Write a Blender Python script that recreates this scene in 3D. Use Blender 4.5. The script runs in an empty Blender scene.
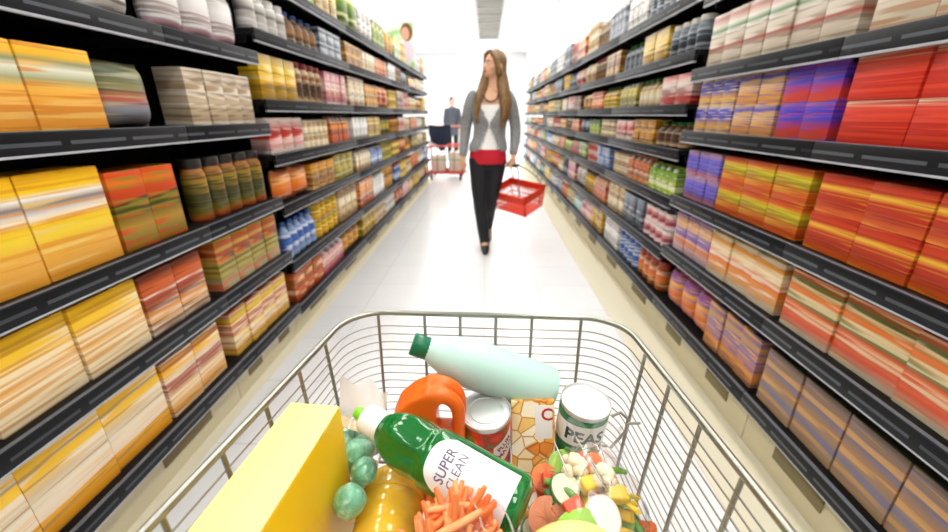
import bpy, bmesh, math, random
from mathutils import Vector, Matrix, Euler, noise
R = random.Random(7)
C = bpy.context.scene.collection
sc = bpy.context.scene
PI = math.pi
# ------------------------------------------------------------------ camera, world, exposure
CAM_H = 1.21
F_PX = 400.0
cam_d = bpy.data.cameras.new('camera')
cam_d.sensor_width = 36.0
cam_d.lens = F_PX / 948 * 36
cam_d.clip_start = 0.02
cam = bpy.data.objects.new('camera', cam_d)
cam.location = (0, 0, CAM_H)
cam.rotation_euler = (PI / 2 - math.atan(151 / F_PX), 0, math.radians(1.61))
C.objects.link(cam)
sc.camera = cam
cam_d.dof.use_dof = True
cam_d.dof.focus_distance = 0.55
cam_d.dof.aperture_fstop = 3.6
world = bpy.data.worlds.new('world')
sc.world = world
world.use_nodes = True
bg = world.node_tree.nodes['Background']
bg.inputs[0].default_value = (1.0, 0.99, 0.97, 1)
bg.inputs[1].default_value = 0.45
LIGHT = 10.8
sc.view_settings.view_transform = 'Standard'
sc.view_settings.look = 'None'
sc.view_settings.gamma = 1
sc.view_settings.use_curve_mapping = False
sc.view_settings.exposure = 0.16
sc.cycles.use_denoising = True
sc.cycles.max_bounces = 8
sc.cycles.transparent_max_bounces = 16
sc.cycles.caustics_reflective = False
sc.cycles.caustics_refractive = False


# ------------------------------------------------------------------ materials
def lin(h):
    if not isinstance(h, str):
        return (*h, 1)
    o = []
    for i in (0, 2, 4):
        c = int(h[i:i + 2], 16) / 255
        o.append(c / 12.92 if c <= 0.04045 else ((c + 0.055) / 1.055) ** 2.4)
    return (*o, 1)


MC = {}


def mat(name, col, rough=0.5, metal=0.0, trans=0.0, coat=0.0, ior=1.45, emit=0.0, sub=0.0, spec=0.5):
    if name in MC:
        return MC[name]
    m = bpy.data.materials.new(name)
    m.use_nodes = True
    b = m.node_tree.nodes['Principled BSDF']
    b.inputs['Base Color'].default_value = lin(col)
    b.inputs['Roughness'].default_value = rough
    b.inputs['Metallic'].default_value = metal
    b.inputs['Transmission Weight'].default_value = trans
    b.inputs['Coat Weight'].default_value = coat
    b.inputs['IOR'].default_value = ior
    b.inputs['Specular IOR Level'].default_value = spec
    if sub:
        b.inputs['Subsurface Weight'].default_value = sub
        b.inputs['Subsurface Radius'].default_value = (0.02, 0.02, 0.02)
    if emit:
        b.inputs['Emission Color'].default_value = lin(col)
        b.inputs['Emission Strength'].default_value = emit
    MC[name] = m
    return m


def N(m, t, **kw):
    n = m.node_tree.nodes.new(t)
    for k, v in kw.items():
        setattr(n, k, v)
    return n


def L(m, a, b):
    m.node_tree.links.new(a, b)


def ramp(m, stops, mode='LINEAR'):
    r = N(m, 'ShaderNodeValToRGB')
    r.color_ramp.interpolation = mode
    e = r.color_ramp.elements
    while len(e) < len(stops):
        e.new(0.5)
    for i, (p, c) in enumerate(stops):
        e[i].position = p
        e[i].color = lin(c)
    return r


def pack_mat(name, bands, accents, seed=0.0, zs=11.0, rough=0.35, amt=0.75):
    """printed packaging: colour bands up the pack, crossed by printed stripes of the accent colours"""
    m = mat(name, 'FFFFFF', rough)
    b = m.node_tree.nodes['Principled BSDF']
    tc = N(m, 'ShaderNodeTexCoord')
    sx = N(m, 'ShaderNodeSeparateXYZ')
    L(m, tc.outputs['Generated'], sx.inputs[0])
    base = ramp(m, bands)
    L(m, sx.outputs['Z'], base.inputs[0])
    cur = base.outputs[0]
    for i, a in enumerate(accents):
        mp = N(m, 'ShaderNodeMapping')
        mp.inputs['Location'].default_value = (seed + i * 3.7, seed * 1.3 + i, seed * 2.1 + i * 5.3)
        mp.inputs['Scale'].default_value = (0.55, 0.25, zs * (1 + 0.55 * i))
        L(m, tc.outputs['Generated'], mp.inputs[0])
        nz = N(m, 'ShaderNodeTexNoise')
        nz.inputs['Scale'].default_value = 1.0
        nz.inputs['Detail'].default_value = 1.5
        L(m, mp.outputs[0], nz.inputs['Vector'])
        mr = N(m, 'ShaderNodeMapRange')
        mr.inputs[1].default_value = 0.53
        mr.inputs[2].default_value = 0.62
        mr.inputs[4].default_value = amt
        L(m, nz.outputs[0], mr.inputs[0])
        mx = N(m, 'ShaderNodeMix', data_type='RGBA')
        mx.inputs['B'].default_value = lin(a)
        L(m, mr.outputs[0], mx.inputs['Factor'])
        L(m, cur, mx.inputs['A'])
        cur = mx.outputs['Result']
    L(m, cur, b.inputs['Base Color'])
    return m


def film_mat(name, col='FFFFFF', fac=0.22, white=0.10):
    """clear plastic film: mostly see-through, glossy, a little milky"""
    if name in MC:
        return MC[name]
    m = bpy.data.materials.new(name)
    m.use_nodes = True
    nt = m.node_tree
    nt.nodes.clear()
    out = N(m, 'ShaderNodeOutputMaterial')
    tr = N(m, 'ShaderNodeBsdfTransparent')
    gl = N(m, 'ShaderNodeBsdfGlossy')
    gl.inputs['Roughness'].default_value = 0.12
    df = N(m, 'ShaderNodeBsdfDiffuse')
    df.inputs[0].default_value = lin(col)
    a = N(m, 'ShaderNodeMixShader')
    a.inputs[0].default_value = white
    L(m, tr.outputs[0], a.inputs[1])
    L(m, df.outputs[0], a.inputs[2])
    lw = N(m, 'ShaderNodeLayerWeight')
    lw.inputs[0].default_value = 0.25
    mu = N(m, 'ShaderNodeMath', operation='MULTIPLY')
    mu.inputs[1].default_value = fac * 2.2
    L(m, lw.outputs['Facing'], mu.inputs[0])
    ad = N(m, 'ShaderNodeMath', operation='ADD')
    ad.inputs[1].default_value = 0.04
    L(m, mu.outputs[0], ad.inputs[0])
    mx = N(m, 'ShaderNodeMixShader')
    L(m, ad.outputs[0], mx.inputs[0])
    L(m, a.outputs[0], mx.inputs[1])
    L(m, gl.outputs[0], mx.inputs[2])
    L(m, mx.outputs[0], out.inputs[0])
    MC[name] = m
    return m


# ------------------------------------------------------------------ mesh helpers
def new_bm():
    return bmesh.new()


def bx(bm, c, s, bev=0.0, M=None, seg=2):
    """box centred at c with full sizes s"""
    r = bmesh.ops.create_cube(bm, size=1.0)
    vs = r['verts']
    for v in vs:
        v.co = Vector((v.co.x * s[0] + c[0], v.co.y * s[1] + c[1], v.co.z * s[2] + c[2]))
    if bev:
        es = list({e for v in vs for e in v.link_edges})
        rr = bmesh.ops.bevel(bm, geom=es, offset=bev, segments=seg, affect='EDGES', profile=0.6)
        vs = list({v for f in rr['faces'] for v in f.verts} | {v for v in vs if v.is_valid})
    if M is not None:
        for v in vs:
            v.co = M @ v.co
    return vs


def ring_frame(t):
    t = t.normalized()
    a = Vector((0, 0, 1)) if abs(t.z) < 0.9 else Vector((1, 0, 0))
    u = t.cross(a).normalized()
    return u, t.cross(u).normalized()


def tube(bm, pts, r, seg=8, closed=False, cap=True):
    pts = [Vector(p) for p in pts]
    n = len(pts)
    rs = r if isinstance(r, (list, tuple)) else [r] * n
    rings = []
    pu = None
    for i, p in enumerate(pts):
        a = pts[(i - 1) % n] if (closed or i > 0) else p
        b = pts[(i + 1) % n] if (closed or i < n - 1) else p
        t = (b - a).normalized()
        if pu is None:
            u, w = ring_frame(t)
        else:
            u = (pu - t * pu.dot(t))
            u = u.normalized() if u.length > 1e-6 else ring_frame(t)[0]
            w = t.cross(u)
        pu = u
        rings.append([bm.verts.new(p + (u * math.cos(k * 2 * PI / seg) + w * math.sin(k * 2 * PI / seg)) * rs[i]) for k in range(seg)])
    m = n if closed else n - 1
    for i in range(m):
        A, B = rings[i], rings[(i + 1) % n]
        for k in range(seg):
            bm.faces.new((A[k], A[(k + 1) % seg], B[(k + 1) % seg], B[k]))
    if cap and not closed:
        bm.faces.new(rings[0][::-1])
        bm.faces.new(rings[-1])
    return rings


def limb(bm, pts, rad, seg=14):
    """tapering rounded limb"""
    pts = [Vector(p) for p in pts]
    # smooth resample
    P, Q = [], []
    n = len(pts)
    for i in range(n - 1):
        p0, p1, p2, p3 = pts[max(i - 1, 0)], pts[i], pts[i + 1], pts[min(i + 2, n - 1)]
        for k in range(5):
            t = k / 5
            P.append(0.5 * ((2 * p1) + (p2 - p0) * t + (2 * p0 - 5 * p1 + 4 * p2 - p3) * t * t + (3 * p1 - p0 - 3 * p2 + p3) * t ** 3))
            Q.append(rad[i] + (rad[i + 1] - rad[i]) * (t * t * (3 - 2 * t)))
    P.append(pts[-1])
    Q.append(rad[-1])
    d0 = (P[0] - P[1]).normalized()
    d1 = (P[-1] - P[-2]).normalized()
    P = [P[0] + d0 * Q[0] * 0.85, P[0] + d0 * Q[0] * 0.5] + P + [P[-1] + d1 * Q[-1] * 0.5, P[-1] + d1 * Q[-1] * 0.85]
    Q = [Q[0] * 0.45, Q[0] * 0.85] + Q + [Q[-1] * 0.85, Q[-1] * 0.45]
    tube(bm, P, Q, seg)


def ell(bm, c, r, rot=None, u=16, v=12):
    M = Matrix.Translation(Vector(c)) @ (rot.to_matrix().to_4x4() if rot else Matrix()) @ Matrix.Diagonal((*r, 1))
    return bmesh.ops.create_uvsphere(bm, u_segments=u, v_segments=v, radius=1.0, matrix=M)['verts']


def loft(bm, rings, seg=20, cap=True):
    """rings: (cx,cy,cz,rx,ry)"""
    rs = []
    for (cx, cy, cz, rx, ry) in rings:
        rs.append([bm.verts.new((cx + rx * math.cos(k * 2 * PI / seg), cy + ry * math.sin(k * 2 * PI / seg), cz)) for k in range(seg)])
    for A, B in zip(rs, rs[1:]):
        for k in range(seg):
            bm.faces.new((A[k], A[(k + 1) % seg], B[(k + 1) % seg], B[k]))
    if cap:
        bm.faces.new(rs[0][::-1])
        bm.faces.new(rs[-1])
    return rs


def lathe(bm, prof, seg=28, M=None, mod=None, cap=True):
    """prof: (r,z) from bottom to top around local z"""
    rs = []
    for (r, z) in prof:
        ring = []
        for k in range(seg):
            a = k * 2 * PI / seg
            rr = r * (mod(a, z) if mod else 1)
            co = Vector((rr * math.cos(a), rr * math.sin(a), z))
            ring.append(bm.verts.new(M @ co if M is not None else co))
        rs.append(ring)
    for A, B in zip(rs, rs[1:]):
        for k in range(seg):
            bm.faces.new((A[k], A[(k + 1) % seg], B[(k + 1) % seg], B[k]))
    if cap:
        bm.faces.new(rs[0][::-1])
        bm.faces.new(rs[-1])


def mesh(name, bm, m, smooth=True, sharp=0.7):
    bmesh.ops.recalc_face_normals(bm, faces=bm.faces)
    me = bpy.data.meshes.new(name)
    if smooth:
        for f in bm.faces:
            f.smooth = True
        for e in bm.edges:
            if len(e.link_faces) == 2 and e.calc_face_angle(0) > sharp:
                e.smooth = False
    bm.to_mesh(me)
    bm.free()
    for x in (m if isinstance(m, (list, tuple)) else [m]):
        me.materials.append(x)
    return me


def obj(name, bm_or_me, m=None, parent=None, smooth=True, sharp=0.7):
    me = bm_or_me if isinstance(bm_or_me, bpy.types.Mesh) else mesh(name, bm_or_me, m, smooth, sharp)
    o = bpy.data.objects.new(name, me)
    C.objects.link(o)
    if parent is not None:
        o.parent = parent
    return o


def tag(o, label=None, cat=None, group=None, kind=None):
    if label:
        o['label'] = label
    if cat:
        o['category'] = cat
    if group:
        o['group'] = group
    if kind:
        o['kind'] = kind
    return o


def thing(name, label, cat, loc=(0, 0, 0), rot=(0, 0, 0), group=None):
    o = bpy.data.objects.new(name, None)
    o.empty_display_size = 0.05
    C.objects.link(o)
    o.location = loc
    o.rotation_euler = rot
    return tag(o, label, cat, group)


def struct(name, bm, m, smooth=False):
    o = obj(name, bm, m, None, smooth)
    o['kind'] = 'structure'
    return o


def dup(root, loc, rot, label, cat, group=None):
    r = root.copy()
    C.objects.link(r)
    r.location = loc
    r.rotation_euler = rot
    tag(r, label, cat, group)
    for ch in list(root.children):
        c = ch.copy()
        C.objects.link(c)
        c.parent = r
    return r


def bake(bm, voxel, smooth=4, fac=0.5):
    """fuse everything in bm into one continuous skin"""
    bmesh.ops.recalc_face_normals(bm, faces=bm.faces)
    me = bpy.data.meshes.new('tmp')
    bm.to_mesh(me)
    bm.free()
    o = bpy.data.objects.new('tmp', me)
    C.objects.link(o)
    md = o.modifiers.new('r', 'REMESH')
    md.mode = 'VOXEL'
    md.voxel_size = voxel
    ms = o.modifiers.new('s', 'SMOOTH')
    ms.iterations = smooth
    ms.factor = fac
    dg = bpy.context.evaluated_depsgraph_get()
    me2 = bpy.data.meshes.new_from_object(o.evaluated_get(dg))
    bpy.data.objects.remove(o)
    b2 = bmesh.new()
    b2.from_mesh(me2)
    bpy.data.meshes.remove(me2)
    return b2


def frame(origin, z, xh):
    z = Vector(z).normalized()
    x = Vector(xh)
    x = (x - z * x.dot(z)).normalized()
    y = z.cross(x)
    M = Matrix((x, y, z)).transposed().to_4x4()
    return Matrix.Translation(Vector(origin)) @ M


def text_geo(body, size, bold=0.0):
    cu = bpy.data.curves.new('t', 'FONT')
    cu.body = body
    cu.size = size
    cu.align_x = 'CENTER'
    cu.align_y = 'CENTER'
    cu.offset = bold
    cu.resolution_u = 3
    o = bpy.data.objects.new('t', cu)
    C.objects.link(o)
    dg = bpy.context.evaluated_depsgraph_get()
    me = bpy.data.meshes.new_from_object(o.evaluated_get(dg))
    bpy.data.objects.remove(o)
    vs = [v.co.copy() for v in me.vertices]
    fs = [tuple(p.vertices) for p in me.polygons]
    bpy.data.meshes.remove(me)
    return vs, fs


def text_on(bm, body, size, fn, bold=0.0, sx=1.0):
    """write text with fn mapping flat (x,y) to space"""
    vs, fs = text_geo(body, size, bold)
    t = bmesh.new()
    tv = [t.verts.new((v.x * sx, v.y, 0)) for v in vs]
    for f in fs:
        try:
            t.faces.new([tv[i] for i in f])
        except ValueError:
            pass
    bmesh.ops.triangulate(t, faces=t.faces)
    bmesh.ops.subdivide_edges(t, edges=[e for e in t.edges if e.calc_length() > size * 0.25], cuts=2)
    mp = {v: bm.verts.new(fn(v.co.x, v.co.y)) for v in t.verts}
    for f in t.faces:
        try:
            bm.faces.new([mp[v] for v in f.verts])
        except ValueError:
            pass
    t.free()


# ------------------------------------------------------------------ setting
XL, XR = -1.06, 0.99          # shelf fronts
Z_CEIL = 3.8
Y_END = 20.0

m = mat('floor_tiles', 'FFFFFF', 0.22)
b = m.node_tree.nodes['Principled BSDF']
tc = N(m, 'ShaderNodeTexCoord')
br = N(m, 'ShaderNodeTexBrick', offset=0.0)
br.inputs['Color1'].default_value = lin('E9E9EA')
br.inputs['Color2'].default_value = lin('E4E5E7')
br.inputs['Mortar'].default_value = lin('D2D2D4')
br.inputs['Scale'].default_value = 1.0
br.inputs['Mortar Size'].default_value = 0.003
br.inputs['Brick Width'].default_value = 0.4
br.inputs['Row Height'].default_value = 0.4
L(m, tc.outputs['Object'], br.inputs['Vector'])
L(m, br.outputs[0], b.inputs['Base Color'])
bm = new_bm()
bx(bm, (-3, 8, -0.05), (12, 26, 0.1))
struct('floor', bm, m)
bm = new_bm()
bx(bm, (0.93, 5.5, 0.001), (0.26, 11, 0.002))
struct('shade_strip_1', bm, mat('floor_shade_beige', 'E0D9C2', 0.3))  # shading at the foot of the right shelves, painted as a beige strip
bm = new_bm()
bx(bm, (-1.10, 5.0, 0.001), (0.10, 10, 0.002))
struct('shade_strip_2', bm, MC['floor_shade_beige'])  # the same painted shading along the left shelves

m = mat('ceiling_tiles', 'FFFFFF', 0.8)
b = m.node_tree.nodes['Principled BSDF']
tc = N(m, 'ShaderNodeTexCoord')
br = N(m, 'ShaderNodeTexBrick', offset=0.0)
br.inputs['Color1'].default_value = lin('F6F6F6')
br.inputs['Color2'].default_value = lin('F3F4F5')
br.inputs['Mortar'].default_value = lin('D6D6DA')
br.inputs['Scale'].default_value = 1.0
br.inputs['Mortar Size'].default_value = 0.012
br.inputs['Brick Width'].default_value = 0.85
br.inputs['Row Height'].default_value = 0.85
L(m, tc.outputs['Object'], br.inputs['Vector'])
L(m, br.outputs[0], b.inputs['Base Color'])
bm = new_bm()
bx(bm, (-3, 8, Z_CEIL + 0.05), (12, 26, 0.1))
struct('ceiling', bm, m)
wallm = mat('white_wall', 'EFEFF0', 0.7)
bm = new_bm()
bx(bm, (-3, Y_END + 0.05, Z_CEIL / 2), (12, 0.1, Z_CEIL))
struct('wall_back', bm, wallm)
bm = new_bm()
bx(bm, (1.80, 8, Z_CEIL / 2), (0.1, 26, Z_CEIL))
struct('wall_right', bm, wallm)
bm = new_bm()
bx(bm, (-9.05, 8, Z_CEIL / 2), (0.1, 26, Z_CEIL))
struct('wall_left', bm, wallm)

# ceiling lights: framed diffusers, two columns
lampm = mat('lamp_diffuser', 'FFFDF8', 0.4, emit=LIGHT)
framem = mat('lamp_frame', 'F0F0F0', 0.4)
bm = new_bm()
bx(bm, (0, 0, -0.012), (0.66, 1.16, 0.016), 0.004)
dif_me = mesh('diffuser', bm, lampm)
bm = new_bm()
for sx in (-1, 1):
    bx(bm, (sx * 0.345, 0, -0.012), (0.03, 1.25, 0.024))
    bx(bm, (0, sx * 0.61, -0.012), (0.66, 0.03, 0.024))
frm_me = mesh('lamp_frame', bm, framem, False)
names = ['first', 'second', 'third', 'fourth', 'fifth', 'sixth', 'seventh', 'eighth', 'ninth', 'tenth', 'eleventh', 'twelfth', 'thirteenth', 'fourteenth']
k = 0
for xi, x in enumerate((-1.5, 0.9)):
    for i in range(12):
        y = -1.3 + i * 1.78
        t = thing('ceiling_or_added_light', 'white square ceiling light panel, %s from the near end, %s the grey vent' % (names[i], ('left of', 'right of')[xi]), 'ceiling light', (x, y, Z_CEIL), group='ceiling light panels')
        obj('diffuser', dif_me, None, t)
        obj('lamp_frame', frm_me, None, t)

for xi, x in enumerate((-4.2, -6.6)):  # added panels that brighten the far left background
    for i in range(6):
        t = thing('ceiling_or_added_light', 'added fill light panel beyond the left shelves, %s in %s row' % (names[i], ('first', 'second')[xi]), 'ceiling light', (x, 6.5 + i * 2.2, Z_CEIL), group='ceiling light panels')
        obj('diffuser', dif_me, None, t)
        obj('lamp_frame', frm_me, None, t)

# grey slotted vent on the ceiling down the aisle
t = thing('ceiling_vent', 'long grey slotted air vent on the white ceiling above the aisle', 'air vent', (0.07, 12.8, Z_CEIL))
gm = mat('vent_grey', '8F8C84', 0.6)
bm = new_bm()
for i in range(7):
    bx(bm, (0, -2.6 + i * 0.87, -0.05), (0.62, 0.78, 0.08), 0.01)
obj('vent_panel', bm, gm, t)
bm = new_bm()
for sx in (-1, 1):
    bx(bm, (sx * 0.33, 0, -0.06), (0.04, 6.1, 0.12))
for i in range(8):
    bx(bm, (0, -3.03 + i * 0.87, -0.055), (0.62, 0.05, 0.11))
obj('vent_frame', bm, mat('vent_frame', 'C9C7C0', 0.5), t, False)

# ------------------------------------------------------------------ shelving bays
blackm = mat('shelf_black', '0E0F12', 0.5, spec=0.3)
backm = mat('shelf_back', '141315', 0.7)
kickm = mat('kick_beige', 'CFC6A6', 0.5)
railm = mat('price_rail', '101217', 0.45, spec=0.25)
b = railm.node_tree.nodes['Principled BSDF']
tc = N(railm, 'ShaderNodeTexCoord')
sep = N(railm, 'ShaderNodeSeparateXYZ')
L(railm, tc.outputs['Object'], sep.inputs[0])
gz = N(railm, 'ShaderNodeMapRange')
gz.inputs[1].default_value = -0.03
gz.inputs[2].default_value = 0.03
L(railm, sep.outputs['Z'], gz.inputs[0])
r1 = ramp(railm, [(0, 'B9BDC4'), (0.12, '14161C'), (0.36, '181A20'), (0.37, '0E1014'), (0.9, '24272D'), (0.96, '6A6E76')], 'CONSTANT')
L(railm, gz.outputs[0], r1.inputs[0])
br = N(railm, 'ShaderNodeTexBrick', offset=0.0)      # paper price tickets slotted in the rail
mp = N(railm, 'ShaderNodeCombineXYZ')
L(railm, sep.outputs['Y'], mp.inputs[0])
ad = N(railm, 'ShaderNodeMath', operation='ADD')
ad.inputs[1].default_value = 0.018
L(railm, sep.outputs['Z'], ad.inputs[0])
L(railm, ad.outputs[0], mp.inputs[1])
L(railm, mp.outputs[0], br.inputs['Vector'])
br.inputs['Scale'].default_value = 1.0
br.inputs['Brick Width'].default_value = 0.19
br.inputs['Row Height'].default_value = 0.034
br.inputs['Mortar Size'].default_value = 0.0125
br.inputs['Mortar Smooth'].default_value = 0.0
br.inputs['Color1'].default_value = lin('565A60')
br.inputs['Color2'].default_value = lin('24262C')
br.inputs['Mortar'].default_value = (0, 0, 0, 1)
mx = N(railm, 'ShaderNodeMix', data_type='RGBA', blend_type='LIGHTEN')
mx.inputs['Factor'].default_value = 1
L(railm, r1.outputs[0], mx.inputs['A'])
L(railm, br.outputs[0], mx.inputs['B'])
L(railm, mx.outputs['Result'], b.inputs['Base Color'])

DEPTH = 0.50
ORD = ['first', 'second', 'third', 'fourth', 'fifth', 'sixth', 'seventh', 'eighth', 'ninth', 'tenth', 'eleventh', 'twelfth', '13th', '14th', '15th', '16th', '17th', '18th', '19th', '20th', '21st', '22nd', '23rd', '24th', '25th', '26th', '27th', '28th', '29th', '30th']


def bay(side, y0, y1, decks, top, nth):
    """one shelving unit: side -1 left, +1 right. local x=0 at the shelf front, +x into the shelf (mirrored by side)"""
    s = side
    X = XL if s < 0 else XR
    w = y1 - y0
    t = thing('shelving_unit', 'black supermarket shelving unit packed with groceries, %s along the %s side' % (nth, 'left' if s < 0 else 'right'), 'shelving', (X, (y0 + y1) / 2, 0))
    bm = new_bm()
    bx(bm, (s * (DEPTH + 0.012), 0, top / 2), (0.02, w - 0.002, top))
    obj('back_panel', bm, backm, t, False)
    bm = new_bm()
    bx(bm, (s * 0.05, 0, (decks[0] - 0.06) / 2), (0.02, w - 0.004, decks[0] - 0.06))
    obj('kick_plate', bm, kickm, t, False)
    for q in (-1, 1):
        bm = new_bm()
        bx(bm, (s * 0.038, q * w * 0.25, (decks[0] - 0.06) * 0.66), (0.006, w * 0.2, (decks[0] - 0.06) * 0.42), 0.002)
        obj('kick_dark_patch', bm, mat('kick_dark_patch', '7A6E4C', 0.6), t)  # darker brown patches on the front of the kick plate
    for q in (-1, 1):
        bm = new_bm()
        bx(bm, (s * (DEPTH - 0.02), q * (w / 2 - 0.021), top / 2), (0.04, 0.04, top), 0.003)
        obj('upright', bm, blackm, t)
    for z in decks:
        bm = new_bm()
        bx(bm, (s * (DEPTH / 2 + 0.006), 0, z - 0.012), (DEPTH - 0.012, w - 0.004, 0.024))
        for q in (-1, 1):
            bx(bm, (s * (DEPTH / 2 + 0.02), q * (w / 2 - 0.012), z - 0.04), (DEPTH - 0.05, 0.006, 0.04))
        sh = obj('shelf', bm, blackm, t, False)
        bm = new_bm()
        bx(bm, (0, 0, 0), (0.014, w - 0.002, 0.058), 0.003)
        p = obj('price_rail', bm, railm, sh)
        p.location = (0, 0, z - 0.026)
    return t


# ---- product kinds: local x = along the shelf, -y = front, z up, base at 0
capm = mat('cap_white', 'EDEDE8', 0.4)


def k_box(w, h, d, M):
    bm = new_bm()
    bx(bm, (0, 0, h / 2), (w, d, h), min(w, d, h) * 0.025)
    bx(bm, (0, -d * 0.22, h), (w * 0.94, d * 0.5, 0.0012))          # tucked flap
    bx(bm, (w * 0.5, 0, h * 0.5), (0.001, d * 0.5, h * 0.9))        # glued side seam
    return [('box', mesh('box', bm, M))]


def k_carton(w, h, d, M):
    """gable-top drinks carton"""
    bm = new_bm()
    hb = h * 0.78
    a = [bm.verts.new(c) for c in ((-w / 2, -d / 2, 0), (w / 2, -d / 2, 0), (w / 2, d / 2, 0), (-w / 2, d / 2, 0))]
    c = [bm.verts.new((v.co.x, v.co.y, hb)) for v in a]
    e = [bm.verts.new((-w * 0.48, -0.004, h * 0.94)), bm.verts.new((w * 0.48, -0.004, h * 0.94)), bm.verts.new((w * 0.48, 0.004, h * 0.94)), bm.verts.new((-w * 0.48, 0.004, h * 0.94))]
    f = [bm.verts.new((v.co.x, v.co.y, h)) for v in e]
    for A, B in ((a, c), (c, e), (e, f)):
        for i in range(4):
            bm.faces.new((A[i], A[(i + 1) % 4], B[(i + 1) % 4], B[i]))
    bm.faces.new(a[::-1])
    bm.faces.new(f)
    bmesh.ops.bevel(bm, geom=[x for x in bm.edges if abs(x.verts[0].co.z - x.verts[1].co.z) > h * 0.5], offset=0.003, segments=2, affect='EDGES')
    bm2 = new_bm()
    lathe(bm2, [(0.014, 0), (0.014, 0.012), (0.012, 0.014)], 16, Matrix.Translation((0, -d * 0.27, h * 0.855)) @ Matrix.Rotation(0.9, 4, 'X'))
    return [('carton', mesh('carton', bm, M)), ('cap', mesh('cap', bm2, capm))]


tinm = mat('tin_metal', 'C9CCCE', 0.3, 1.0)


def k_can(w, h, d, M):
    r = w / 2
    bm = new_bm()
    lathe(bm, [(r * 0.95, 0), (r, 0.0008), (r, 0.004), (r * 0.985, 0.005), (r * 0.985, h - 0.004)], 24)
    bm2 = new_bm()
    lathe(bm2, [(r * 0.97, h - 0.006), (r, h - 0.005), (r, h), (r * 0.95, h), (r * 0.93, h - 0.004), (0.001, h - 0.004)], 24)
    return [('can_label', mesh('can_label', bm, M)), ('can_rim', mesh('can_rim', bm2, tinm))]


def k_jar(w, h, d, M):
    r = w / 2
    bm = new_bm()
    lathe(bm, [(r * 0.85, 0), (r, 0.008), (r, h * 0.7), (r * 0.95, h * 0.77), (r * 0.78, h * 0.83), (r * 0.78, h * 0.86)], 24)
    bm2 = new_bm()
    lathe(bm2, [(r * 0.84, h * 0.85), (r * 0.86, h * 0.86), (r * 0.86, h * 0.985), (r * 0.8, h)], 24)
    return [('jar', mesh('jar', bm, M)), ('lid', mesh('lid', bm2, mat('lid_%d' % R.randrange(4), R.choice(['C8A23C', '8E2A24', 'E8E4DA', '2A2622']), 0.35)))]


def k_bottle(w, h, d, M):
    r = w / 2
    bm = new_bm()
    lathe(bm, [(r * 0.8, 0), (r, 0.008), (r, h * 0.2), (r * 0.94, h * 0.24), (r, h * 0.3), (r, h * 0.55), (r * 0.85, h * 0.68), (r * 0.45, h * 0.82), (r * 0.34, h * 0.87), (r * 0.34, h * 0.9)], 22)
    bm2 = new_bm()
    lathe(bm2, [(r * 0.42, h * 0.89), (r * 0.43, h * 0.9), (r * 0.42, h * 0.99), (r * 0.36, h)], 16)
    return [('bottle', mesh('bottle', bm, M)), ('cap', mesh('cap', bm2, mat('cap_%d' % R.randrange(5), R.choice(['E8E8E4', 'C3302B', '2C5FB0', '2F7B3A', 'E2B52C']), 0.4)))]


def k_pouch(w, h, d, M):
    """pillow bag with crimped ends"""
    bm = new_bm()
    nx, nz = 8, 12
    for sgn in (-1, 1):
        g = {}
        for i in range(nx + 1):
            for j in range(nz + 1):
                u, v = i / nx * 2 - 1, j / nz
                vv = 2 * v - 1
                th = max(0.0, 1 - abs(u) ** 3) ** 0.6 * max(0.0, 1 - abs(vv * 1.06) ** 4) ** 0.6 if abs(vv) < 0.94 else 0.0
                crin = 0.004 * math.sin(u * 19 + vv * 5) * (abs(vv) ** 3)
                g[i, j] = bm.verts.new((u * w / 2 * (1 - 0.05 * (1 - abs(vv)) ** 2), sgn * (d / 2 * th + 0.0006) + crin, v * h))
        for i in range(nx):
            for j in range(nz):
                bm.faces.new((g[i, j], g[i + 1, j], g[i + 1, j + 1], g[i, j + 1]))
    bmesh.ops.remove_doubles(bm, verts=bm.verts, dist=0.0014)
    return [('pouch', mesh('pouch', bm, M, True, 1.2))]


KINDS = {'box': (k_box, 'cereal_box', 'box', 'box'), 'carton': (k_carton, 'drink_carton', 'carton', 'carton'),
         'can': (k_can, 'food_can', 'can', 'food can'), 'jar': (k_jar, 'food_jar', 'jar', 'jar'),
         'bottle': (k_bottle, 'plastic_bottle', 'bottle', 'bottle'), 'pouch': (k_pouch, 'snack_bag', 'bag', 'bag')}
NRUN = [0]
NPROD = {}
SHN = ['lowest', 'second', 'third', 'fourth', 'fifth', 'sixth', 'seventh', 'top']


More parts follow.
